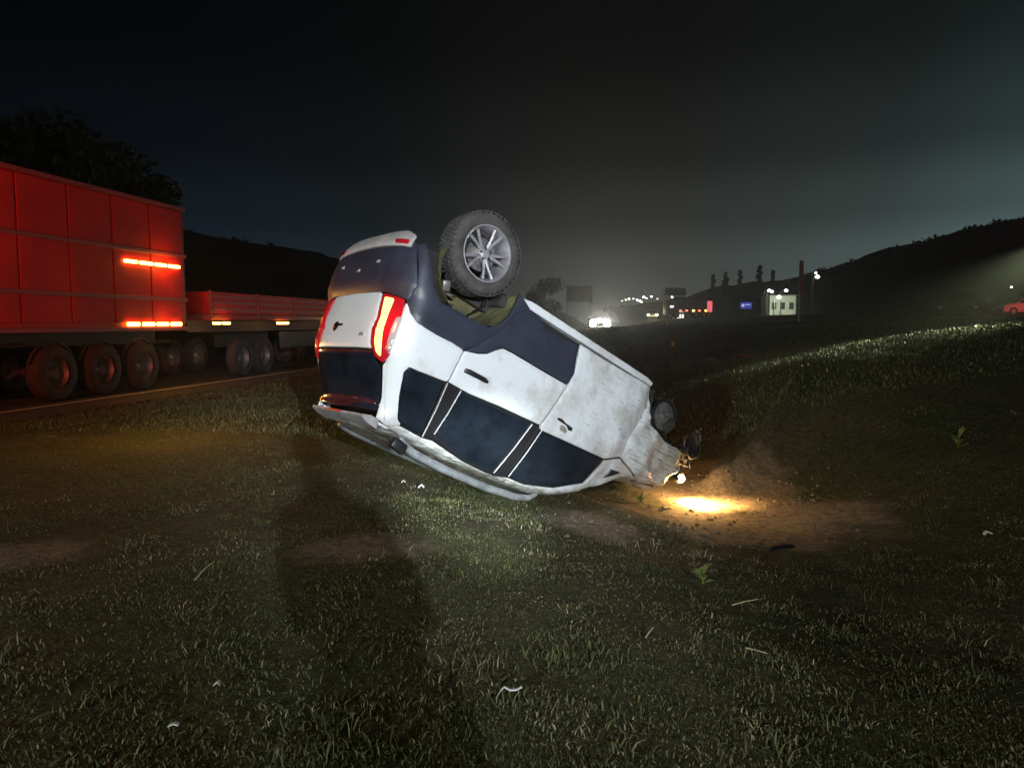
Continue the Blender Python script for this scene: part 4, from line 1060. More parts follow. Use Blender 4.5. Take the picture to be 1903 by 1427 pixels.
lamp('tail_lamp_light', 'POINT', car_world((0.02, 0.78, 0.9)), (1.0, 0.22, 0.08), 2.0, size=0.05)

# ------------------------------------------------------------------ placement helper: where the sight line through an image pixel meets the ground
def ground_at(px, py):
    pit = math.atan(113.5 / 1374.0); c, s = math.cos(pit), math.sin(pit)
    X = (px - 951.5) / 1374; Z = (713.5 - py) / 1374
    d = np.array((X, c + Z * s, -s + Z * c))
    ts = np.linspace(1.5, 60, 4000)
    P = np.array((0, 0, 1.5)) + ts[:, None] * d
    hh = height(P[:, 0], P[:, 1]); i = int(np.argmax(P[:, 2] < hh))
    return Vector((P[i, 0], P[i, 1], hh[i]))


# ------------------------------------------------------------------ the red lorry trailers on the highway
REDP = mat('red_trailer_paint', (0.40, 0.012, 0.010), 0.65, var=0.25, scale=0.8, bump=0.05, bscale=20, spec=0.2)
REDD = mat('dark_red_paint', (0.20, 0.022, 0.018), 0.55, var=0.25, scale=1.5)
CHAS = mat('chassis_black', (0.03, 0.028, 0.028), 0.7, var=0.3, scale=4)
AMB = mat('amber_marker_lamp', (0.9, 0.4, 0.05), 0.3, emit=(1.0, 0.42, 0.06), estr=22.0)
TYRE2 = mat('lorry_tyre', (0.03, 0.03, 0.03), 0.9, var=0.3, scale=5)
HUBM = mat('lorry_hub', (0.2, 0.19, 0.18), 0.5, 0.6)
rz_road = math.atan2(RD[1], RD[0])


def road_pos(t, s):
    p = RD * t + RN * s
    return (float(p[0]), float(p[1]), float(road_z(np.array([t]))[0]) + 0.03)


def lorry_wheel(parent, x_, s_):
    w = MB(); w.lathe([(0.30, -0.14), (0.44, -0.15), (0.50, -0.12), (0.52, -0.05), (0.52, 0.05), (0.50, 0.12), (0.44, 0.15), (0.30, 0.14)], 'y', n=36)
    t_ = w.build('wheel', TYRE2, parent, True); t_.location = (x_, s_ * 1.08, 0.52)
    h_ = MB(); h_.lathe([(0.0, 0.05), (0.10, 0.06), (0.14, 0.0), (0.26, -0.03), (0.30, 0.10), (0.31, 0.10), (0.31, -0.12)], 'y', n=28); q = h_.build('hub', HUBM, t_, True)
    if s_ < 0: q.rotation_euler = (0, 0, math.pi)


def marker(parent, x_, z_, L=0.32, y_=-1.27, h=0.07):
    m_ = MB(); m_.box((x_, y_, z_), (L, 0.035, h), bevel=0.015); m_.build('marker_lamp', AMB, parent)


# tall box trailer
bx = tag(empty('box_trailer', road_pos(10.3, -12.0), rz_road), 'tall red box trailer on the highway, its amber marker lamps lit', 'trailer')
L0, L1 = -8.5, 6.1
m_ = MB(); m_.box(((L0 + L1) / 2, 0, 2.75), (L1 - L0, 2.40, 2.86), bevel=0.04); m_.build('box_body', REDP, bx, True)
n_p = 12; wv = (L1 - L0 - 0.2) / n_p
for k in range(n_p):
    for s_ in (-1, 1):
        q = MB(); q.box((L0 + 0.1 + wv * (k + 0.5), s_ * 1.215, 2.78), (wv - 0.05, 0.035, 2.62), bevel=0.012); q.build('side_panel', REDP, bx)
for z_ in (1.33, 2.02, 3.05, 4.16):
    for s_ in (-1, 1):
        q = MB(); q.box(((L0 + L1) / 2, s_ * 1.245, z_), (L1 - L0, 0.045, 0.09), bevel=0.012); q.build('side_rail', REDD, bx)
for s_ in (-1, 1):
    q = MB(); q.box((L1 + 0.03, s_ * 0.60, 2.78), (0.05, 1.14, 2.66), bevel=0.015); dd = q.build('rear_door', REDD, bx)
    q = MB(); q.tube([(L1 + 0.07, s_ * 0.18, 1.5), (L1 + 0.07, s_ * 0.18, 4.0)], 0.02, 8); q.build('lock_rod', HUBM, dd, True)
    q = MB(); q.box(((L0 + L1) / 2, s_ * 0.5, 1.15), (L1 - L0 - 0.6, 0.12, 0.28)); q.build('chassis_rail', CHAS, bx)
    q = MB(); q.box((-2.2, s_ * 1.10, 0.85), (5.2, 0.05, 0.55), bevel=0.015); q.build('side_guard', CHAS, bx)
    for x_ in (2.0, 3.25, 4.5, -6.3, -7.5): lorry_wheel(bx, x_, s_)
    for x_ in (2.0, 3.25, 4.5):
        q = MB(); q.tube([(x_ + 0.60 * math.cos(R(a)), s_ * 1.08, 0.52 + 0.60 * math.sin(R(a))) for a in range(20, 161, 20)], 0.03, 6); q.build('mudguard', CHAS, bx, True)
for x_ in (4.1, 4.6, 5.1, 5.6): marker(bx, x_, 2.78, 0.42)
for x_ in (4.1, 4.6, 5.1, 5.6): marker(bx, x_, 1.44, 0.40, -1.27, 0.08)
for x_ in (-4.5, -2.0, 0.2): marker(bx, x_, 2.02, 0.30, -1.285, 0.03)
# low dropside trailer coupled behind it
fb = tag(empty('flatbed_trailer', road_pos(22.6, -12.0), rz_road), 'low red dropside flatbed trailer coupled behind the tall box trailer', 'trailer')
L0, L1 = -5.2, 6.5
m_ = MB(); m_.box(((L0 + L1) / 2, 0, 1.62), (L1 - L0, 2.45, 0.16), bevel=0.02); m_.build('deck', REDD, fb, True)
for k in range(5):
    wv = (L1 - L0) / 5
    for s_ in (-1, 1):
        q = MB(); q.box((L0 + wv * (k + 0.5), s_ * 1.22, 1.99), (wv - 0.07, 0.05, 0.56), bevel=0.012); sb = q.build('side_board', REDP, fb)
        for z_ in (1.82, 2.0, 2.16):
            q = MB(); q.box((L0 + wv * (k + 0.5), s_ * 1.25, z_), (wv - 0.2, 0.02, 0.05), bevel=0.006); q.build('board_rib', REDD, sb)
for k in range(6):
    for s_ in (-1, 1):
        q = MB(); q.box((L0 + (L1 - L0) * k / 5, s_ * 1.225, 1.98), (0.06, 0.07, 0.64), bevel=0.01); q.build('stake', REDD, fb)
for s_ in (-1, 1):
    q = MB(); q.box((L0 + 0.05 if s_ < 0 else L1 - 0.05, 0, 1.99), (0.05, 2.35, 0.56), bevel=0.012); q.build('end_board', REDP, fb)
    q = MB(); q.box(((L0 + L1) / 2, s_ * 0.5, 1.38), (L1 - L0, 0.12, 0.30)); q.build('chassis_rail', CHAS, fb)
    for x_ in (-3.6, -2.4, 3.2, 4.4): lorry_wheel(fb, x_, s_)
    q = MB(); q.box((0.4, s_ * 1.10, 0.95), (3.4, 0.05, 0.5), bevel=0.015); q.build('side_guard', CHAS, fb)
for x_ in (-5.0, -4.55, -1.6, -1.2, 2.4, 5.8): marker(fb, x_, 1.46, 0.36, -1.27, 0.06)
q = MB(); q.tube([(L0, 0, 1.0), (L0 - 2.0, 0, 0.95)], 0.06, 8); q.build('drawbar', CHAS, fb, True)
for t_, z_, pw in ((15.5, 2.78, 16), (15.5, 1.60, 4), (17.9, 1.60, 3), (25.1, 1.6, 5)):
    p = road_pos(t_, -10.5); lamp('marker_light', 'POINT', (p[0], p[1], p[2] + z_), (1.0, 0.42, 0.06), pw, size=0.1)

# ------------------------------------------------------------------ vehicles further off
def road_car(name, loc, rz, paintm, label, cat, lamps=None, tail=False):
    """a small car: profile body, cabin glass, wheels, lamps; faces +x"""
    c = tag(empty(name, loc, rz), label, cat)
    b = MB(); b.prism([(-2.05, 0.35), (-2.1, 0.75), (-1.95, 0.95), (-1.1, 1.0), (0.9, 0.98), (1.85, 0.82), (2.1, 0.62), (2.08, 0.32), (1.75, 0.25), (-1.75, 0.25)], -0.86, 0.86)
    o = b.build('body', paintm, c); bm = bmesh.new(); bm.from_mesh(o.data); bmesh.ops.bevel(bm, geom=bm.edges[:], offset=0.07, segments=3, affect='EDGES'); bm.to_mesh(o.data); bm.free(); bpy_smooth(o.data)
    V = []
    for (x0, x1, z_, yy) in ((-1.75, 1.05, 0.96, 0.80), (-1.15, 0.25, 1.45, 0.58)):
        V += [(x0, -yy, z_), (x1, -yy, z_), (x1, yy, z_), (x0, yy, z_)]
    b = MB(); b.add(V, [(0, 1, 2, 3), (4, 7, 6, 5), (0, 4, 5, 1), (1, 5, 6, 2), (2, 6, 7, 3), (3, 7, 4, 0)]); g = b.build('window_glass', GLASS, c)
    b = MB(); b.box((-0.45, 0, 1.465), (1.45, 1.18, 0.05), bevel=0.02); b.build('roof', paintm, c, True)
    for s_ in (-1, 1):
        b = MB(); b.tube([(1.05, s_ * 0.79, 0.97), (0.27, s_ * 0.585, 1.46)], 0.035, 6); b.tube([(-1.75, s_ * 0.79, 0.97), (-1.17, s_ * 0.585, 1.46)], 0.045, 6); b.tube([(-0.35, s_ * 0.81, 0.97), (-0.4, s_ * 0.59, 1.46)], 0.03, 6); b.build('pillar', paintm, c, True)
        for x_ in (-1.3, 1.3):
            w = MB(); w.lathe([(0.18, -0.09), (0.28, -0.10), (0.32, -0.06), (0.32, 0.06), (0.28, 0.10), (0.18, 0.09)], 'y', n=28); t_ = w.build('wheel', TYRE2, c, True); t_.location = (x_, s_ * 0.80, 0.32)
            h_ = MB(); h_.lathe([(0.0, s_ * 0.07), (0.17, s_ * 0.06), (0.19, s_ * 0.09), (0.19, 0)], 'y', n=20); h_.build('rim', ALU, t_, True)
        b = MB(); b.box((1.0, s_ * 0.92, 1.02), (0.12, 0.16, 0.11), bevel=0.03); b.build('mirror', paintm, c, True)
        b = MB(); b.lathe([(0.0, 0.05), (0.10, 0.03), (0.13, 0.0), (0.12, -0.06), (0.0, -0.08)], 'x', (2.06, s_ * 0.62, 0.66), 18); b.build('head_lamp', lamps if lamps else CLEARL, c, True)
        b = MB(); b.box((-2.09, s_ * 0.66, 0.78), (0.06, 0.26, 0.14), bevel=0.02); b.build('tail_lamp', REDL if tail else REFL, c)
    b = MB(); b.box((2.10, 0, 0.50), (0.03, 0.9, 0.2), bevel=0.01); b.build('grille', BLACK, c)
    return c


SILV = mat('pale_car_paint', (0.55, 0.50, 0.50), 0.4, coat=0.4)
GREYP = mat('dark_car_paint', (0.012, 0.012, 0.013), 0.4, coat=0.4)
HB = mat('headlight_full_beam', (1, 1, 1), 0.3, emit=(1.0, 0.95, 0.80), estr=220.0)
HB2 = mat('headlight_warm', (1, 1, 1), 0.3, emit=(1.0, 0.85, 0.45), estr=90.0)
ax, ay = 7.05, 60.0; az = float(np.interp(60, [48, 66], [1.15, 0.80]))
ac = road_car('approaching_car', (ax, ay, az), R(-90) + math.atan2(0.9, -7.0) * 0 - R(5), GREYP, 'oncoming car with dazzling white headlights on the ramp, right of the wreck', 'car', HB)
for y_ in (-0.40, 0.0, 0.40):
    b = MB(); b.box((2.13, y_, 0.72), (0.06, 0.36, 0.26), bevel=0.05); b.build('glare_block', HB, ac, True)  # glowing block added between the headlights to widen their glare
for s_ in (-1, 1):
    b = MB(); b.box((2.12, s_ * 0.55, 0.43), (0.06, 0.44, 0.20), bevel=0.04); b.build('glare_pad', HB, ac, True)  # glowing pad added lower down, also to swell the glare
lamp('approaching_beam', 'SPOT', (ax - 0.1, ay - 2.4, az + 0.7), (1.0, 0.95, 0.82), 15000, (4.4, 24.0, -0.6), 0.2, 40, 1.0)
bx_, by_ = 20.8, 110.0
road_car('distant_car', (bx_, by_, hz(bx_, by_)), R(-100), GREYP, 'far oncoming car with a yellowish headlight beyond the dazzling car', 'car', HB2)
lamp('distant_beam', 'POINT', (bx_ - 0.5, by_ - 3.0, hz(bx_, by_) + 0.9), (1.0, 0.85, 0.45), 350, None, 0.2)
px_, py_ = 41.6, 60.2
road_car('parked_car', (px_, py_, hz(px_, py_)), R(172), SILV, 'pale car glowing pink in red light, cut by the picture\'s right edge', 'car', None, False)
px_, py_ = 38.2, 61.2
road_car('parked_car', (px_ - 0.6, py_ + 1.2, hz(px_, py_)), R(140), GREYP, 'dark car standing just left of the pink-lit pale car', 'car', None, False)
# far lorry with red and orange lamps
fx, fy = 24.6, 104.0
fl = tag(empty('distant_lorry', (fx, fy, hz(fx, fy)), R(12)), 'far lorry with a row of red and orange lamps, left of the red sign', 'lorry')
b = MB(); b.box((0.4, 0, 1.9), (4.2, 2.3, 2.0), bevel=0.04); b.build('box_body', CHAS, fl, True)
b = MB(); b.box((-2.6, 0, 1.5), (1.4, 2.2, 2.1), bevel=0.15); b.build('cab', CHAS, fl, True)
b = MB(); b.box((-0.2, 0, 0.7), (5.6, 0.9, 0.25)); b.build('chassis_rail', CHAS, fl)
RLAMP = mat('red_marker_lamp', (0.6, 0.05, 0.02), 0.3, emit=(1.0, 0.10, 0.05), estr=7.0)
for x_ in (-2.3, 0.6, 1.9):
    for s_ in (-1, 1): lorry_wheel(fl, x_, s_)
for k, x_ in enumerate((-1.6, -0.7, 0.3, 1.2, 2.2)):
    b = MB(); b.box((x_, -1.17, 1.05), (0.32, 0.05, 0.16), bevel=0.02); b.build('marker_lamp', AMB if k in (2, 4) else RLAMP, fl)
b = MB(); b.box((-2.9, -1.13, 1.6), (0.5, 0.05, 0.25), bevel=0.02); b.build('cab_lamp', mat('white_lamp', (1, 1, 1), 0.3, emit=(1, 0.75, 0.8), estr=2.5), fl)

# ------------------------------------------------------------------ signs, posts, lamps, buildings
POST = mat('galvanised_post', (0.22, 0.21, 0.20), 0.5, 0.5, var=0.3, scale=8)
SIGNB = mat('sign_back', (0.10, 0.035, 0.035), 0.6, var=0.3, scale=5)
WHITEP = mat('white_plastic', (0.62, 0.63, 0.66), 0.5)
x_, y_ = 13.75, 35.6; z_ = hz(x_, y_)
sg = tag(empty('road_sign', (x_, y_, z_), R(58)), 'narrow dark red road sign seen nearly edge-on at the ramp', 'sign')
b = MB(); b.tube([(0, 0, -0.2), (0, 0, 2.85)], 0.05, 10); b.build('post', POST, sg, True)
b = MB(); b.box((0, -0.07, 2.15), (0.75, 0.04, 1.55), bevel=0.015); b.build('panel', SIGNB, sg)
b = MB(); b.box((0, -0.045, 2.5), (0.6, 0.03, 0.05)); b.box((0, -0.045, 1.8), (0.6, 0.03, 0.05)); b.build('bracket', POST, sg)
p = ground_at(1249, 690)
dl = tag(empty('marker_post', p), 'short roadside marker post with a yellow reflector beyond the car\'s nose', 'post')
b = MB(); b.box((0, 0, 0.33), (0.10, 0.04, 0.74), taper=0.85, bevel=0.01); b.build('post', mat('grimy_post', (0.12, 0.11, 0.09), 0.7, var=0.4, scale=10), dl)
b = MB(); b.box((0.0, -0.026, 0.62), (0.075, 0.012, 0.11), bevel=0.004); b.build('reflector', mat('yellow_reflector', (0.75, 0.50, 0.12), 0.3, var=0.2, scale=10, coat=0.5), dl)

D = 90.0; X = (1075 - 951.5) / 1374 * D
bb = tag(empty('billboard', (X, D, hz(X, D)), R(8)), 'dark unlit billboard on two posts beyond the oncoming car', 'billboard')
zt = 1.5 + 68 / 1374 * D - hz(X, D)
b = MB(); b.box((0, 0, zt - 0.95), (3.1, 0.12, 1.9), bevel=0.02); b.build('panel', mat('dull_board', (0.05, 0.05, 0.05), 0.7, var=0.5, scale=1.2, col2=(0.11, 0.11, 0.105)), bb)
for s_ in (-1, 1):
    b = MB(); b.tube([(s_ * 1.35, 0.12, -0.3), (s_ * 1.35, 0.12, zt)], 0.08, 8); b.build('post', POST, bb, True)
for z_ in (zt - 1.9, zt):
    b = MB(); b.box((0, -0.02, z_), (3.2, 0.18, 0.08)); b.build('frame_rail', POST, bb)

RSIGN = mat('red_lit_sign', (0.5, 0.03, 0.04), 0.4, emit=(1.0, 0.16, 0.18), estr=0.85)
BSIGN = mat('blue_lit_sign', (0.05, 0.06, 0.4), 0.4, emit=(0.10, 0.13, 0.75), estr=0.35)
WSIGN = mat('white_lit_sign', (0.8, 0.8, 0.9), 0.4, emit=(0.6, 0.6, 1.0), estr=0.8)
D = 100.0
for nm, pxc, y0, y1, wpx, mm, lab in (('red_sign', 1317, 560, 580, 9, RSIGN, 'tall narrow backlit red sign beside the far lorry'), ('blue_sign', 1384, 562, 574, 21, BSIGN, 'wide backlit blue sign with a pale mark, left of the floodlit building')):
    X = (pxc - 951.5) / 1374 * D; zb = hz(X, D); za = 1.5 + (600 - y1) / 1374 * D - zb; zc = 1.5 + (600 - y0) / 1374 * D - zb; w_ = wpx / 1374 * D
    s0 = tag(empty(nm, (X, D, zb)), lab, 'sign')
    b = MB(); b.box((0, 0, (za + zc) / 2), (w_, 0.18, zc - za), bevel=0.02); b.build('light_box', mm, s0)
    b = MB(); b.box((0, 0.02, (za + zc) / 2), (w_ + 0.1, 0.12, zc - za + 0.1)); b.build('frame', BLACK, s0)
    b = MB(); b.tube([(0, 0.05, -0.4), (0, 0.05, za + 0.1)], 0.07, 8); b.build('post', POST, s0, True)
    if nm == 'blue_sign':
        b = MB(); b.box((-w_ * 0.28, -0.1, (za + zc) / 2), (0.34, 0.02, 0.34)); b.box((w_ * 0.15, -0.1, (za + zc) / 2 + 0.1), (0.7, 0.02, 0.09)); b.build('pale_mark', WSIGN, s0)

LAMPW = mat('white_street_lamp', (1, 1, 1), 0.3, emit=(0.92, 1.0, 0.95), estr=14.0)
LAMPY = mat('yellow_street_lamp', (1, 1, 1), 0.3, emit=(1.0, 0.86, 0.55), estr=9.0)


def street_lamp(px, py, D, label, group=None, size=0.45, m=LAMPW):
    X = (px - 951.5) / 1374 * D; zl = 1.5 + (600 - py) / 1374 * D
    zb = min(zl - 3.0, 1.0 if D > 160 else hz(X, D))
    t_ = tag(empty('street_lamp', (X, D, zb)), label, 'street lamp', group)
    b = MB(); b.tube([(0, 0, 0), (0, 0, zl - zb - 0.3), (0.15, -0.2, zl - zb + 0.1), (0.5, -0.6, zl - zb + 0.15)], [0.09, 0.06, 0.05, 0.04], 6); b.build('pole', POST, t_, True)
    b = MB(); b.lathe([(0.0, size * 0.5), (size * 0.45, size * 0.4), (size * 0.7, 0.0), (size * 0.5, -size * 0.35), (0.0, -size * 0.45)], 'z', (0.5, -0.7, zl - zb), 12); b.build('lamp_head', m, t_, True)
    return t_


street_lamp(1507, 516, 150, 'bright white street lamp high on the dark hillside, right of the red road sign', None, 0.62)
street_lamp(1504, 509, 152, 'small dim lamp just above the bright hillside street lamp', None, 0.3)
street_lamp(1417, 541, 112, 'street lamp left of the floodlit building', None, 0.34)
street_lamp(1422, 543, 112, 'lower of the two lamps left of the floodlit building', None, 0.34)
street_lamp(1448, 541, 112, 'street lamp above the floodlit building\'s roof', None, 0.36)
GT = 'far town lights under the skyline'
ORD = ['leftmost', 'second from left', 'third from left', 'fourth from left', 'fifth from left', 'sixth from left', 'seventh from left', 'eighth from left', 'ninth from left', 'tenth from left', 'eleventh from left', 'rightmost']
_px = [1164, 1172, 1179, 1184, 1191, 1196, 1205, 1158, 1243, 1187, 1151, 1216]
TOWN = [ORD[sorted(_px).index(v)] + ' of the row of small far town lights' for v in _px]
for k, (a, b_, sz, mm) in enumerate(((1164, 556, 0.7, LAMPW), (1172, 556, 0.5, LAMPW), (1179, 558, 0.7, LAMPW), (1184, 560, 0.8, LAMPW), (1191, 553, 0.9, LAMPW), (1196, 555, 0.5, LAMPY), (1205, 552, 0.7, LAMPW), (1158, 558, 0.5, LAMPY), (1243, 553, 0.7, LAMPW), (1187, 562, 0.6, LAMPY), (1151, 560, 0.4, LAMPY), (1216, 556, 0.4, LAMPY))):
    street_lamp(a, b_, 230 - k * 1.5, TOWN[k], GT, sz * 0.55, mm)
street_lamp(1900, 540, 75, 'small faint lamp above the pink-lit car at the right edge', None, 0.16, LAMPY)
street_lamp(1855, 535, 75, 'small faint lamp above the dark car near the right edge', None, 0.14, LAMPY)

WALL = mat('rendered_wall', (0.55, 0.56, 0.48), 0.8, var=0.2, scale=1.5)
ROOFM = mat('tin_roof', (0.15, 0.14, 0.13), 0.5, 0.4)


def hut(name, pxc, y0, y1, wpx, D, label, lit=None):
    X = (pxc - 951.5) / 1374 * D; zb = min(hz(X, D) if D < 160 else 1.0, 1.5 + (600 - y1) / 1374 * D); zt_ = 1.5 + (600 - y0) / 1374 * D; w_ = wpx / 1374 * D; H = zt_ - zb
    t_ = tag(empty(name, (X, D, zb)), label, 'building')
    b = MB(); b.box((0, 2.0, H * 0.45), (w_, 4.0, H * 0.9)); b.build('wall', WALL, t_)
    b = MB(); b.prism([(-0.4, H * 0.9), (2.0, H * 1.08), (4.4, H * 0.9), (4.4, H * 0.94), (2.0, H * 1.13), (-0.4, H * 0.94)], -w_ / 2 - 0.2, w_ / 2 + 0.2, 'yz'); b.build('roof', ROOFM, t_)
    n_w = 3
    for k in range(n_w):
        xx = -w_ / 2 + w_ * (k + 0.5) / n_w
        b = MB(); b.box((xx, -0.03, H * 0.42), (w_ * 0.16, 0.08, H * 0.30)); q = b.build('window' if k != 1 else 'door', DARK if lit is None else lit, t_)
        b = MB(); b.box((xx, -0.06, H * 0.42 + H * 0.16), (w_ * 0.19, 0.06, 0.08)); b.build('frame', POST, q)
    return t_


hut('floodlit_building', 1452, 546, 577, 48, 118, 'pale building lit up greenish white behind the red road sign')
X = (1436 - 951.5) / 1374 * 114
lamp('building_flood', 'POINT', (X, 113.5, 5.2), (0.86, 1.0, 0.78), 300, None, 0.2)
X = (1464 - 951.5) / 1374 * 114
lamp('building_flood', 'POINT', (X, 113.0, 4.0), (0.90, 1.0, 0.76), 480, None, 0.2)
street_lamp(1436, 553, 113, 'bright floodlight post at the left corner of the floodlit building', None, 0.5)
LIT = mat('lit_window', (0.9, 0.9, 0.9), 0.4, emit=(1.0, 0.98, 0.92), estr=1.6)
hut('town_building', 1255, 543, 556, 34, 225, 'far building with a bright strip of lit windows on the skyline', LIT)
hut('town_building', 1263, 562, 572, 14, 160, 'small far building with lit windows above the far lorry', LIT)

# ------------------------------------------------------------------ debris on the grass
def shard(name, px, py, pts, w, h, m, label, cat, group=None, rz=0.0):
    """a bent strip of thin plastic with real thickness: pts in metres along the ground"""
    p = ground_at(px, py); t_ = MB()
    n = len(pts)
    V = []
    for i, (a, b_, c_) in enumerate(pts):
        for dz_, dw in ((0, -w / 2), (0, w / 2), (h, w / 2), (h, -w / 2)):
            V.append((a, b_ + dw, c_ + dz_ + 0.012))
    Fs = []
    for i in range(n - 1):
        for k in range(4): Fs.append((i * 4 + k, i * 4 + (k + 1) % 4, (i + 1) * 4 + (k + 1) % 4, (i + 1) * 4 + k))
    Fs += [(3, 2, 1, 0), tuple((n - 1) * 4 + k for k in range(4))]
    t_.add(V, Fs); o = t_.build(name, m); o.location = (p.x, p.y, p.z + 0.008); o.rotation_euler = (0, 0, rz)
    return tag(o, label, cat, group)


PALE = mat('pale_plastic', (0.60, 0.63, 0.66), 0.5, var=0.2, scale=30)
shard('plastic_strip', 943, 1300, [(-0.045, -0.035, 0.0), (-0.025, 0.01, 0.012), (-0.012, 0.022, 0.018), (0.01, 0.008, 0.012), (0.035, 0.010, 0.012), (0.058, 0.018, 0.02)], 0.012, 0.004, PALE, 'bent pale strip of plastic lying on the grass, bottom centre', 'debris')
shard('plastic_shard', 405, 1283, [(-0.015, 0, 0), (0.0, 0.008, 0.01), (0.012, -0.004, 0.004)], 0.022, 0.005, PALE, 'small white shard on the dark grass, lower left', 'debris')
shard('plastic_shard', 323, 1359, [(-0.018, 0, 0), (0.0, 0.006, 0.006), (0.018, 0.006, 0.002)], 0.018, 0.005, PALE, 'small white shard nearest the bottom left corner', 'debris')
shard('plastic_shard', 783, 912, [(-0.03, 0, 0.01), (0.0, 0.012, 0.035), (0.03, 0.0, 0.012)], 0.05, 0.012, PALE, 'white scrap on lit grass below the car\'s roof rail', 'debris')
shard('plastic_shard', 750, 902, [(-0.02, 0, 0.01), (0.0, 0.012, 0.025), (0.02, 0.0, 0.012)], 0.04, 0.01, mat('straw_plastic', (0.5, 0.48, 0.36), 0.6), 'yellowish scrap on lit grass left of the white scrap', 'debris')
shard('plastic_shard', 1835, 998, [(-0.03, 0, 0), (0.0, 0.01, 0.02), (0.03, 0.0, 0.006)], 0.03, 0.01, PALE, 'small white shard on the dark grass at the right', 'debris')
shard('plastic_shard', 1322, 673, [(-0.16, 0, 0.0), (-0.05, 0.05, 0.06), (0.06, 0.03, 0.05), (0.17, 0.08, 0.02)], 0.10, 0.02, PALE, 'pale bent strip on the bank behind the car\'s nose', 'debris')
shard('bumper_fragment', 1455, 1027, [(-0.11, -0.03, 0), (-0.03, 0.005, 0.012), (0.05, 0.03, 0.012), (0.11, 0.07, 0.004)], 0.05, 0.02, BLACK, 'black fragment of bumper lying on the bare soil', 'debris')
shard('bumper_fragment', 1350, 664, [(-0.45, 0, 0.0), (-0.25, 0.1, 0.14), (0.1, 0.12, 0.18), (0.4, 0.0, 0.05)], 0.3, 0.04, UNDER, 'dark torn car part lying on the bank behind the car', 'debris')
shard('bumper_fragment', 1375, 668, [(-0.2, 0, 0.0), (0.0, 0.1, 0.10), (0.25, 0.05, 0.02)], 0.2, 0.04, REDD, 'dull red torn car part on the bank behind the car', 'debris')


def stalk(px, py, L, rz, lift, label):
    p = ground_at(px, py); b = MB()
    b.tube([(0, 0, 0.012), (L * 0.5 * math.cos(rz), L * 0.5 * math.sin(rz), 0.012 + lift * 0.7), (L * math.cos(rz), L * math.sin(rz), 0.012 + lift)], [0.004, 0.0035, 0.002], 5)
    o = b.build('dry_stalk', mat('straw', (0.36, 0.33, 0.20), 0.7), None, True); o.location = p
    tag(o, label, 'stalk')


stalk(362, 1082, 0.17, R(72), 0.06, 'long dry stalk slanting up on the dark grass at the left')
stalk(1360, 1128, 0.17, R(14), 0.02, 'long dry stalk below the bare soil at the right')
stalk(1386, 1210, 0.11, R(-48), 0.01, 'dry stalk pointing at the lower right corner')
stalk(1200, 1190, 0.09, R(55), 0.02, 'short dry stalk on the lit grass, lower centre')

LEAF = mat('weed_leaf', (0.13, 0.16, 0.035), 0.6, var=0.3, scale=20)


def weed(px, py, n, L, label):
    p = ground_at(px, py); t_ = tag(empty('weed_plant', p), label, 'plant')
    b = MB(); b.tube([(0, 0, -0.02), (0.01, 0, L * 0.6)], [0.006, 0.003], 5); b.build('stem', LEAF, t_, True)
    for k in range(n):
        a = k * 2.39996; e = R(25 + 45 * ((k * 0.37) % 1)); l_ = L * random.uniform(0.6, 1.0); z0 = L * 0.5 * ((k * 0.61) % 1)
        d = Vector((math.cos(a) * math.cos(e), math.sin(a) * math.cos(e), math.sin(e))); sd = Vector((-math.sin(a), math.cos(a), 0)) * l_ * 0.16
        c = Vector((0, 0, z0)); tip = c + d * l_ - Vector((0, 0, l_ * 0.25))
        mid = c + d * l_ * 0.55
        q = MB(); q.add([c, mid + sd, tip, mid - sd, mid + Vector((0, 0, 0.006))], [(0, 1, 4), (1, 2, 4), (2, 3, 4), (3, 0, 4)]); q.build('leaf', LEAF, t_)


weed(1780, 832, 14, 0.22, 'leafy yellow-green weed standing alone on the dark slope at the right')
weed(1305, 1085, 16, 0.13, 'leafy weed below the bare soil, in front of the car\'s nose')
weed(1190, 935, 12, 0.12, 'leafy weed between the two bare soil patches below the bonnet')

# torn-up soil clods round the nose, glass crumbs under the windows
def crumbs(name, n, cx, cy, sx_, sy_, r0, r1, m, label):
    V = []; Fs = []
    xs_ = rng.normal(cx, sx_, n); ys_ = rng.normal(cy, sy_, n); zs_ = height(xs_, ys_)
    oct_ = np.array([(1, 0, 0), (-1, 0, 0), (0, 1, 0), (0, -1, 0), (0, 0, 1), (0, 0, -1)], float)
    tf = [(0, 2, 4), (2, 1, 4), (1, 3, 4), (3, 0, 4), (2, 0, 5), (1, 2, 5), (3, 1, 5), (0, 3, 5)]
    for i in range(n):
        r_ = r0 + (r1 - r0) * rng.random() ** 2.5; k = len(V); a = rng.uniform(0, 6.28); ca, sa = math.cos(a), math.sin(a)
        for o_ in oct_:
            q = o_ * r_ * rng.uniform(0.6, 1.3); V.append((xs_[i] + q[0] * ca - q[1] * sa, ys_[i] + q[0] * sa + q[1] * ca, zs_[i] + r_ * 0.25 + q[2] * 0.7))
        Fs += [tuple(k + j for j in f) for f in tf]
    b = MB(); b.add(V, Fs); tag(b.build(name, m), label, 'debris', kind='stuff')


crumbs('soil_clods', 300, 2.35, 8.2, 0.75, 0.6, 0.006, 0.036, mat('clod_soil', (0.17, 0.14, 0.11), 0.95, var=0.4, scale=20), 'torn-up clods of soil round the car\'s nose')
crumbs('soil_clods', 240, 1.6, 6.5, 0.7, 0.45, 0.006, 0.03, mat('clod_soil'), 'small crumbs of soil on the bare patches below the bonnet')
crumbs('glass_crumbs', 260, 0.1, 6.45, 0.75, 0.22, 0.003, 0.009, mat('glass_crumb', (0.45, 0.5, 0.52), 0.15, coat=0.5), 'crumbs of broken glass on the grass below the car\'s windows')

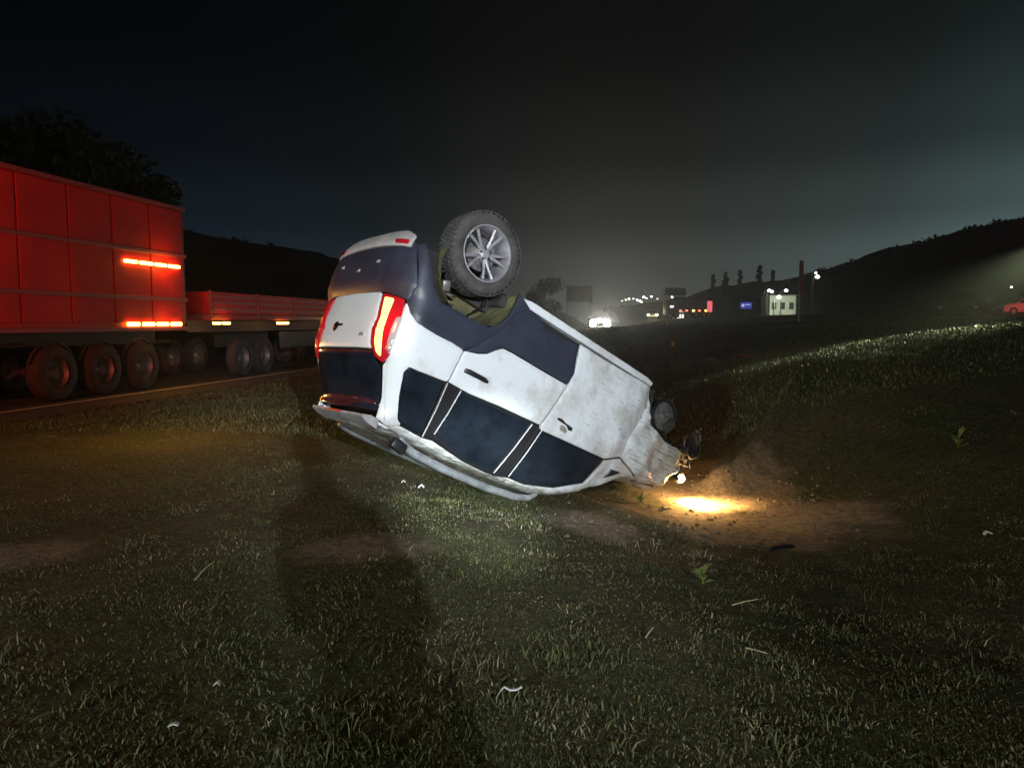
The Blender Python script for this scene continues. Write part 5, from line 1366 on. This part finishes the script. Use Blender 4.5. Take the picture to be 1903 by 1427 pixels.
# ------------------------------------------------------------------ the person beside the photographer, whose long shadow falls across the grass
JACK = mat('dark_jacket', (0.035, 0.04, 0.06), 0.85, var=0.25, scale=12)
TROU = mat('dark_trousers', (0.03, 0.032, 0.045), 0.9, var=0.25, scale=12)
SKIN = mat('skin', (0.40, 0.24, 0.17), 0.55)
HAIR = mat('dark_hair', (0.015, 0.012, 0.010), 0.7, bump=0.6, bscale=80)
SHOE = mat('shoe', (0.02, 0.018, 0.016), 0.6)


def skinned(name, verts, edges, radii, m, parent, root=0, sub=2):
    me_ = bpy.data.meshes.new(name); me_.from_pydata(verts, edges, [])
    o = link_mesh(name, me_, m, parent)
    md = o.modifiers.new('skin', 'SKIN'); md.use_smooth_shade = True
    lay = me_.skin_vertices[0].data if len(me_.skin_vertices) else None
    if lay is None:
        bm = bmesh.new(); bm.from_mesh(me_); bm.verts.layers.skin.verify(); bm.to_mesh(me_); bm.free(); lay = me_.skin_vertices[0].data
    for i, r_ in enumerate(radii):
        lay[i].radius = (r_, r_) if not isinstance(r_, tuple) else r_
        lay[i].use_root = (i == root)
    sb = o.modifiers.new('sub', 'SUBSURF'); sb.levels = sub; sb.render_levels = sub
    return o


PX, PY = 0.57, -0.46
pp = tag(empty('person', (PX, PY, hz(PX, PY))), 'person in dark jacket, hands at chest, whose long shadow crosses the grass', 'person')
bv = [(0, 0, 0.95), (0, 0.0, 1.12), (0, 0.01, 1.30), (0, 0.01, 1.42), (0, 0.01, 1.50), (0, 0.03, 1.58), (0, 0.035, 1.66), (0, 0.03, 1.74),
      (0.15, 0.0, 1.40), (0.19, 0.00, 1.12), (0.08, 0.20, 1.20), (0.05, 0.27, 1.24),
      (-0.15, 0.0, 1.40), (-0.19, 0.0, 1.12), (-0.08, 0.20, 1.20), (-0.05, 0.27, 1.24),
      (0.10, 0, 0.90), (0.12, 0.03, 0.50), (0.13, 0.0, 0.09), (0.15, 0.13, 0.04),
      (-0.10, 0, 0.90), (-0.13, 0.02, 0.50), (-0.15, -0.03, 0.09), (-0.18, 0.10, 0.04)]
be = [(0, 1), (1, 2), (2, 3), (3, 4), (4, 5), (5, 6), (6, 7), (3, 8), (8, 9), (9, 10), (10, 11), (3, 12), (12, 13), (13, 14), (14, 15), (0, 16), (16, 17), (17, 18), (18, 19), (0, 20), (20, 21), (21, 22), (22, 23)]
brd = [(0.15, 0.11), (0.14, 0.10), (0.16, 0.11), (0.13, 0.09), 0.055, 0.075, 0.085, 0.06, 0.06, 0.048, 0.036, 0.028, 0.06, 0.048, 0.036, 0.028, 0.09, 0.058, 0.042, 0.04, 0.09, 0.058, 0.042, 0.04]
skinned('body', bv, be, brd, SKIN, pp)
ji = [0, 1, 2, 3, 8, 9, 10, 12, 13, 14]; mp = {a: i for i, a in enumerate(ji)}
skinned('jacket', [bv[i] for i in ji], [(mp[a], mp[b_]) for a, b_ in be if a in mp and b_ in mp], [(0.18, 0.135), (0.165, 0.125), (0.19, 0.13), (0.15, 0.11), 0.078, 0.066, 0.052, 0.078, 0.066, 0.052], JACK, pp)
ti = [0, 16, 17, 18, 20, 21, 22]; mp = {a: i for i, a in enumerate(ti)}
skinned('trousers', [bv[i] for i in ti], [(mp[a], mp[b_]) for a, b_ in be if a in mp and b_ in mp], [(0.165, 0.12), 0.108, 0.076, 0.066, 0.108, 0.076, 0.066], TROU, pp)
for a, b_ in ((18, 19), (22, 23)):
    skinned('shoe', [Vector(bv[a]) + Vector((0, -0.05, -0.04)), Vector(bv[a]) + Vector((0, 0.04, -0.03)), Vector(bv[b_]) + Vector((0, 0.02, 0.0))], [(0, 1), (1, 2)], [0.048, 0.052, 0.042], SHOE, pp)
skinned('hair', [(0, 0.0, 1.66), (0, 0.0, 1.73), (0, 0.02, 1.775)], [(0, 1), (1, 2)], [0.088, 0.09, 0.062], HAIR, pp)
q = MB(); q.tube([(0, 0.115, 1.665), (0, 0.138, 1.635), (0, 0.12, 1.622)], [0.010, 0.016, 0.012], 8); q.build('nose', SKIN, pp, True)
for s_ in (-1, 1):
    q = MB(); q.lathe([(0, 0.006), (0.010, 0.003), (0.011, -0.004)], 'y', (s_ * 0.032, 0.112, 1.668), 10); q.build('eye', mat('eye', (0.05, 0.04, 0.03), 0.2), pp, True)
    q = MB(); q.lathe([(0, -0.006), (0.022, -0.006), (0.030, 0.0), (0.022, 0.006), (0, 0.006)], 'x', (s_ * 0.086, 0.03, 1.65), 12); q.build('ear', SKIN, pp, True)
    hx = s_ * 0.045
    for k in range(4):
        q = MB(); q.tube([(hx, 0.275, 1.215 + k * 0.017), (hx + s_ * 0.030, 0.305, 1.22 + k * 0.017), (hx + s_ * 0.006, 0.322, 1.222 + k * 0.017)], [0.009, 0.0085, 0.007], 7); q.build('finger', SKIN, pp, True)
    q = MB(); q.tube([(hx, 0.27, 1.21), (hx + s_ * 0.012, 0.295, 1.205), (hx - s_ * 0.006, 0.308, 1.24)], [0.011, 0.010, 0.008], 7); q.build('thumb', SKIN, pp, True)
ph = MB(); ph.box((PX, PY + 0.305, 1.262), (0.075, 0.009, 0.155), bevel=0.003)
ph.lathe([(0.0, 0.003), (0.010, 0.003), (0.012, 0.0)], 'y', (PX, PY + 0.309, 1.31), 14)
tag(ph.build('mobile_phone', BLACK), 'black mobile phone held in the standing person\'s hands', 'phone')

# ------------------------------------------------------------------ thin night haze round the whole place
hb = MB(); hb.box((0, 410, 39.0), (1420, 1000, 82.0))
hzm = bpy.data.materials.new('night_haze'); hzm.use_nodes = True
nt = hzm.node_tree; nt.nodes.clear()
ho = nt.nodes.new('ShaderNodeOutputMaterial'); hv = nt.nodes.new('ShaderNodeVolumePrincipled')
hv.inputs['Color'].default_value = (0.85, 0.87, 0.88, 1); hv.inputs['Density'].default_value = 0.0006; hv.inputs['Anisotropy'].default_value = 0.75
nt.links.new(hv.outputs[0], ho.inputs['Volume'])
tag(hb.build('haze', hzm), 'thin night haze over the whole scene', 'haze', kind='stuff')
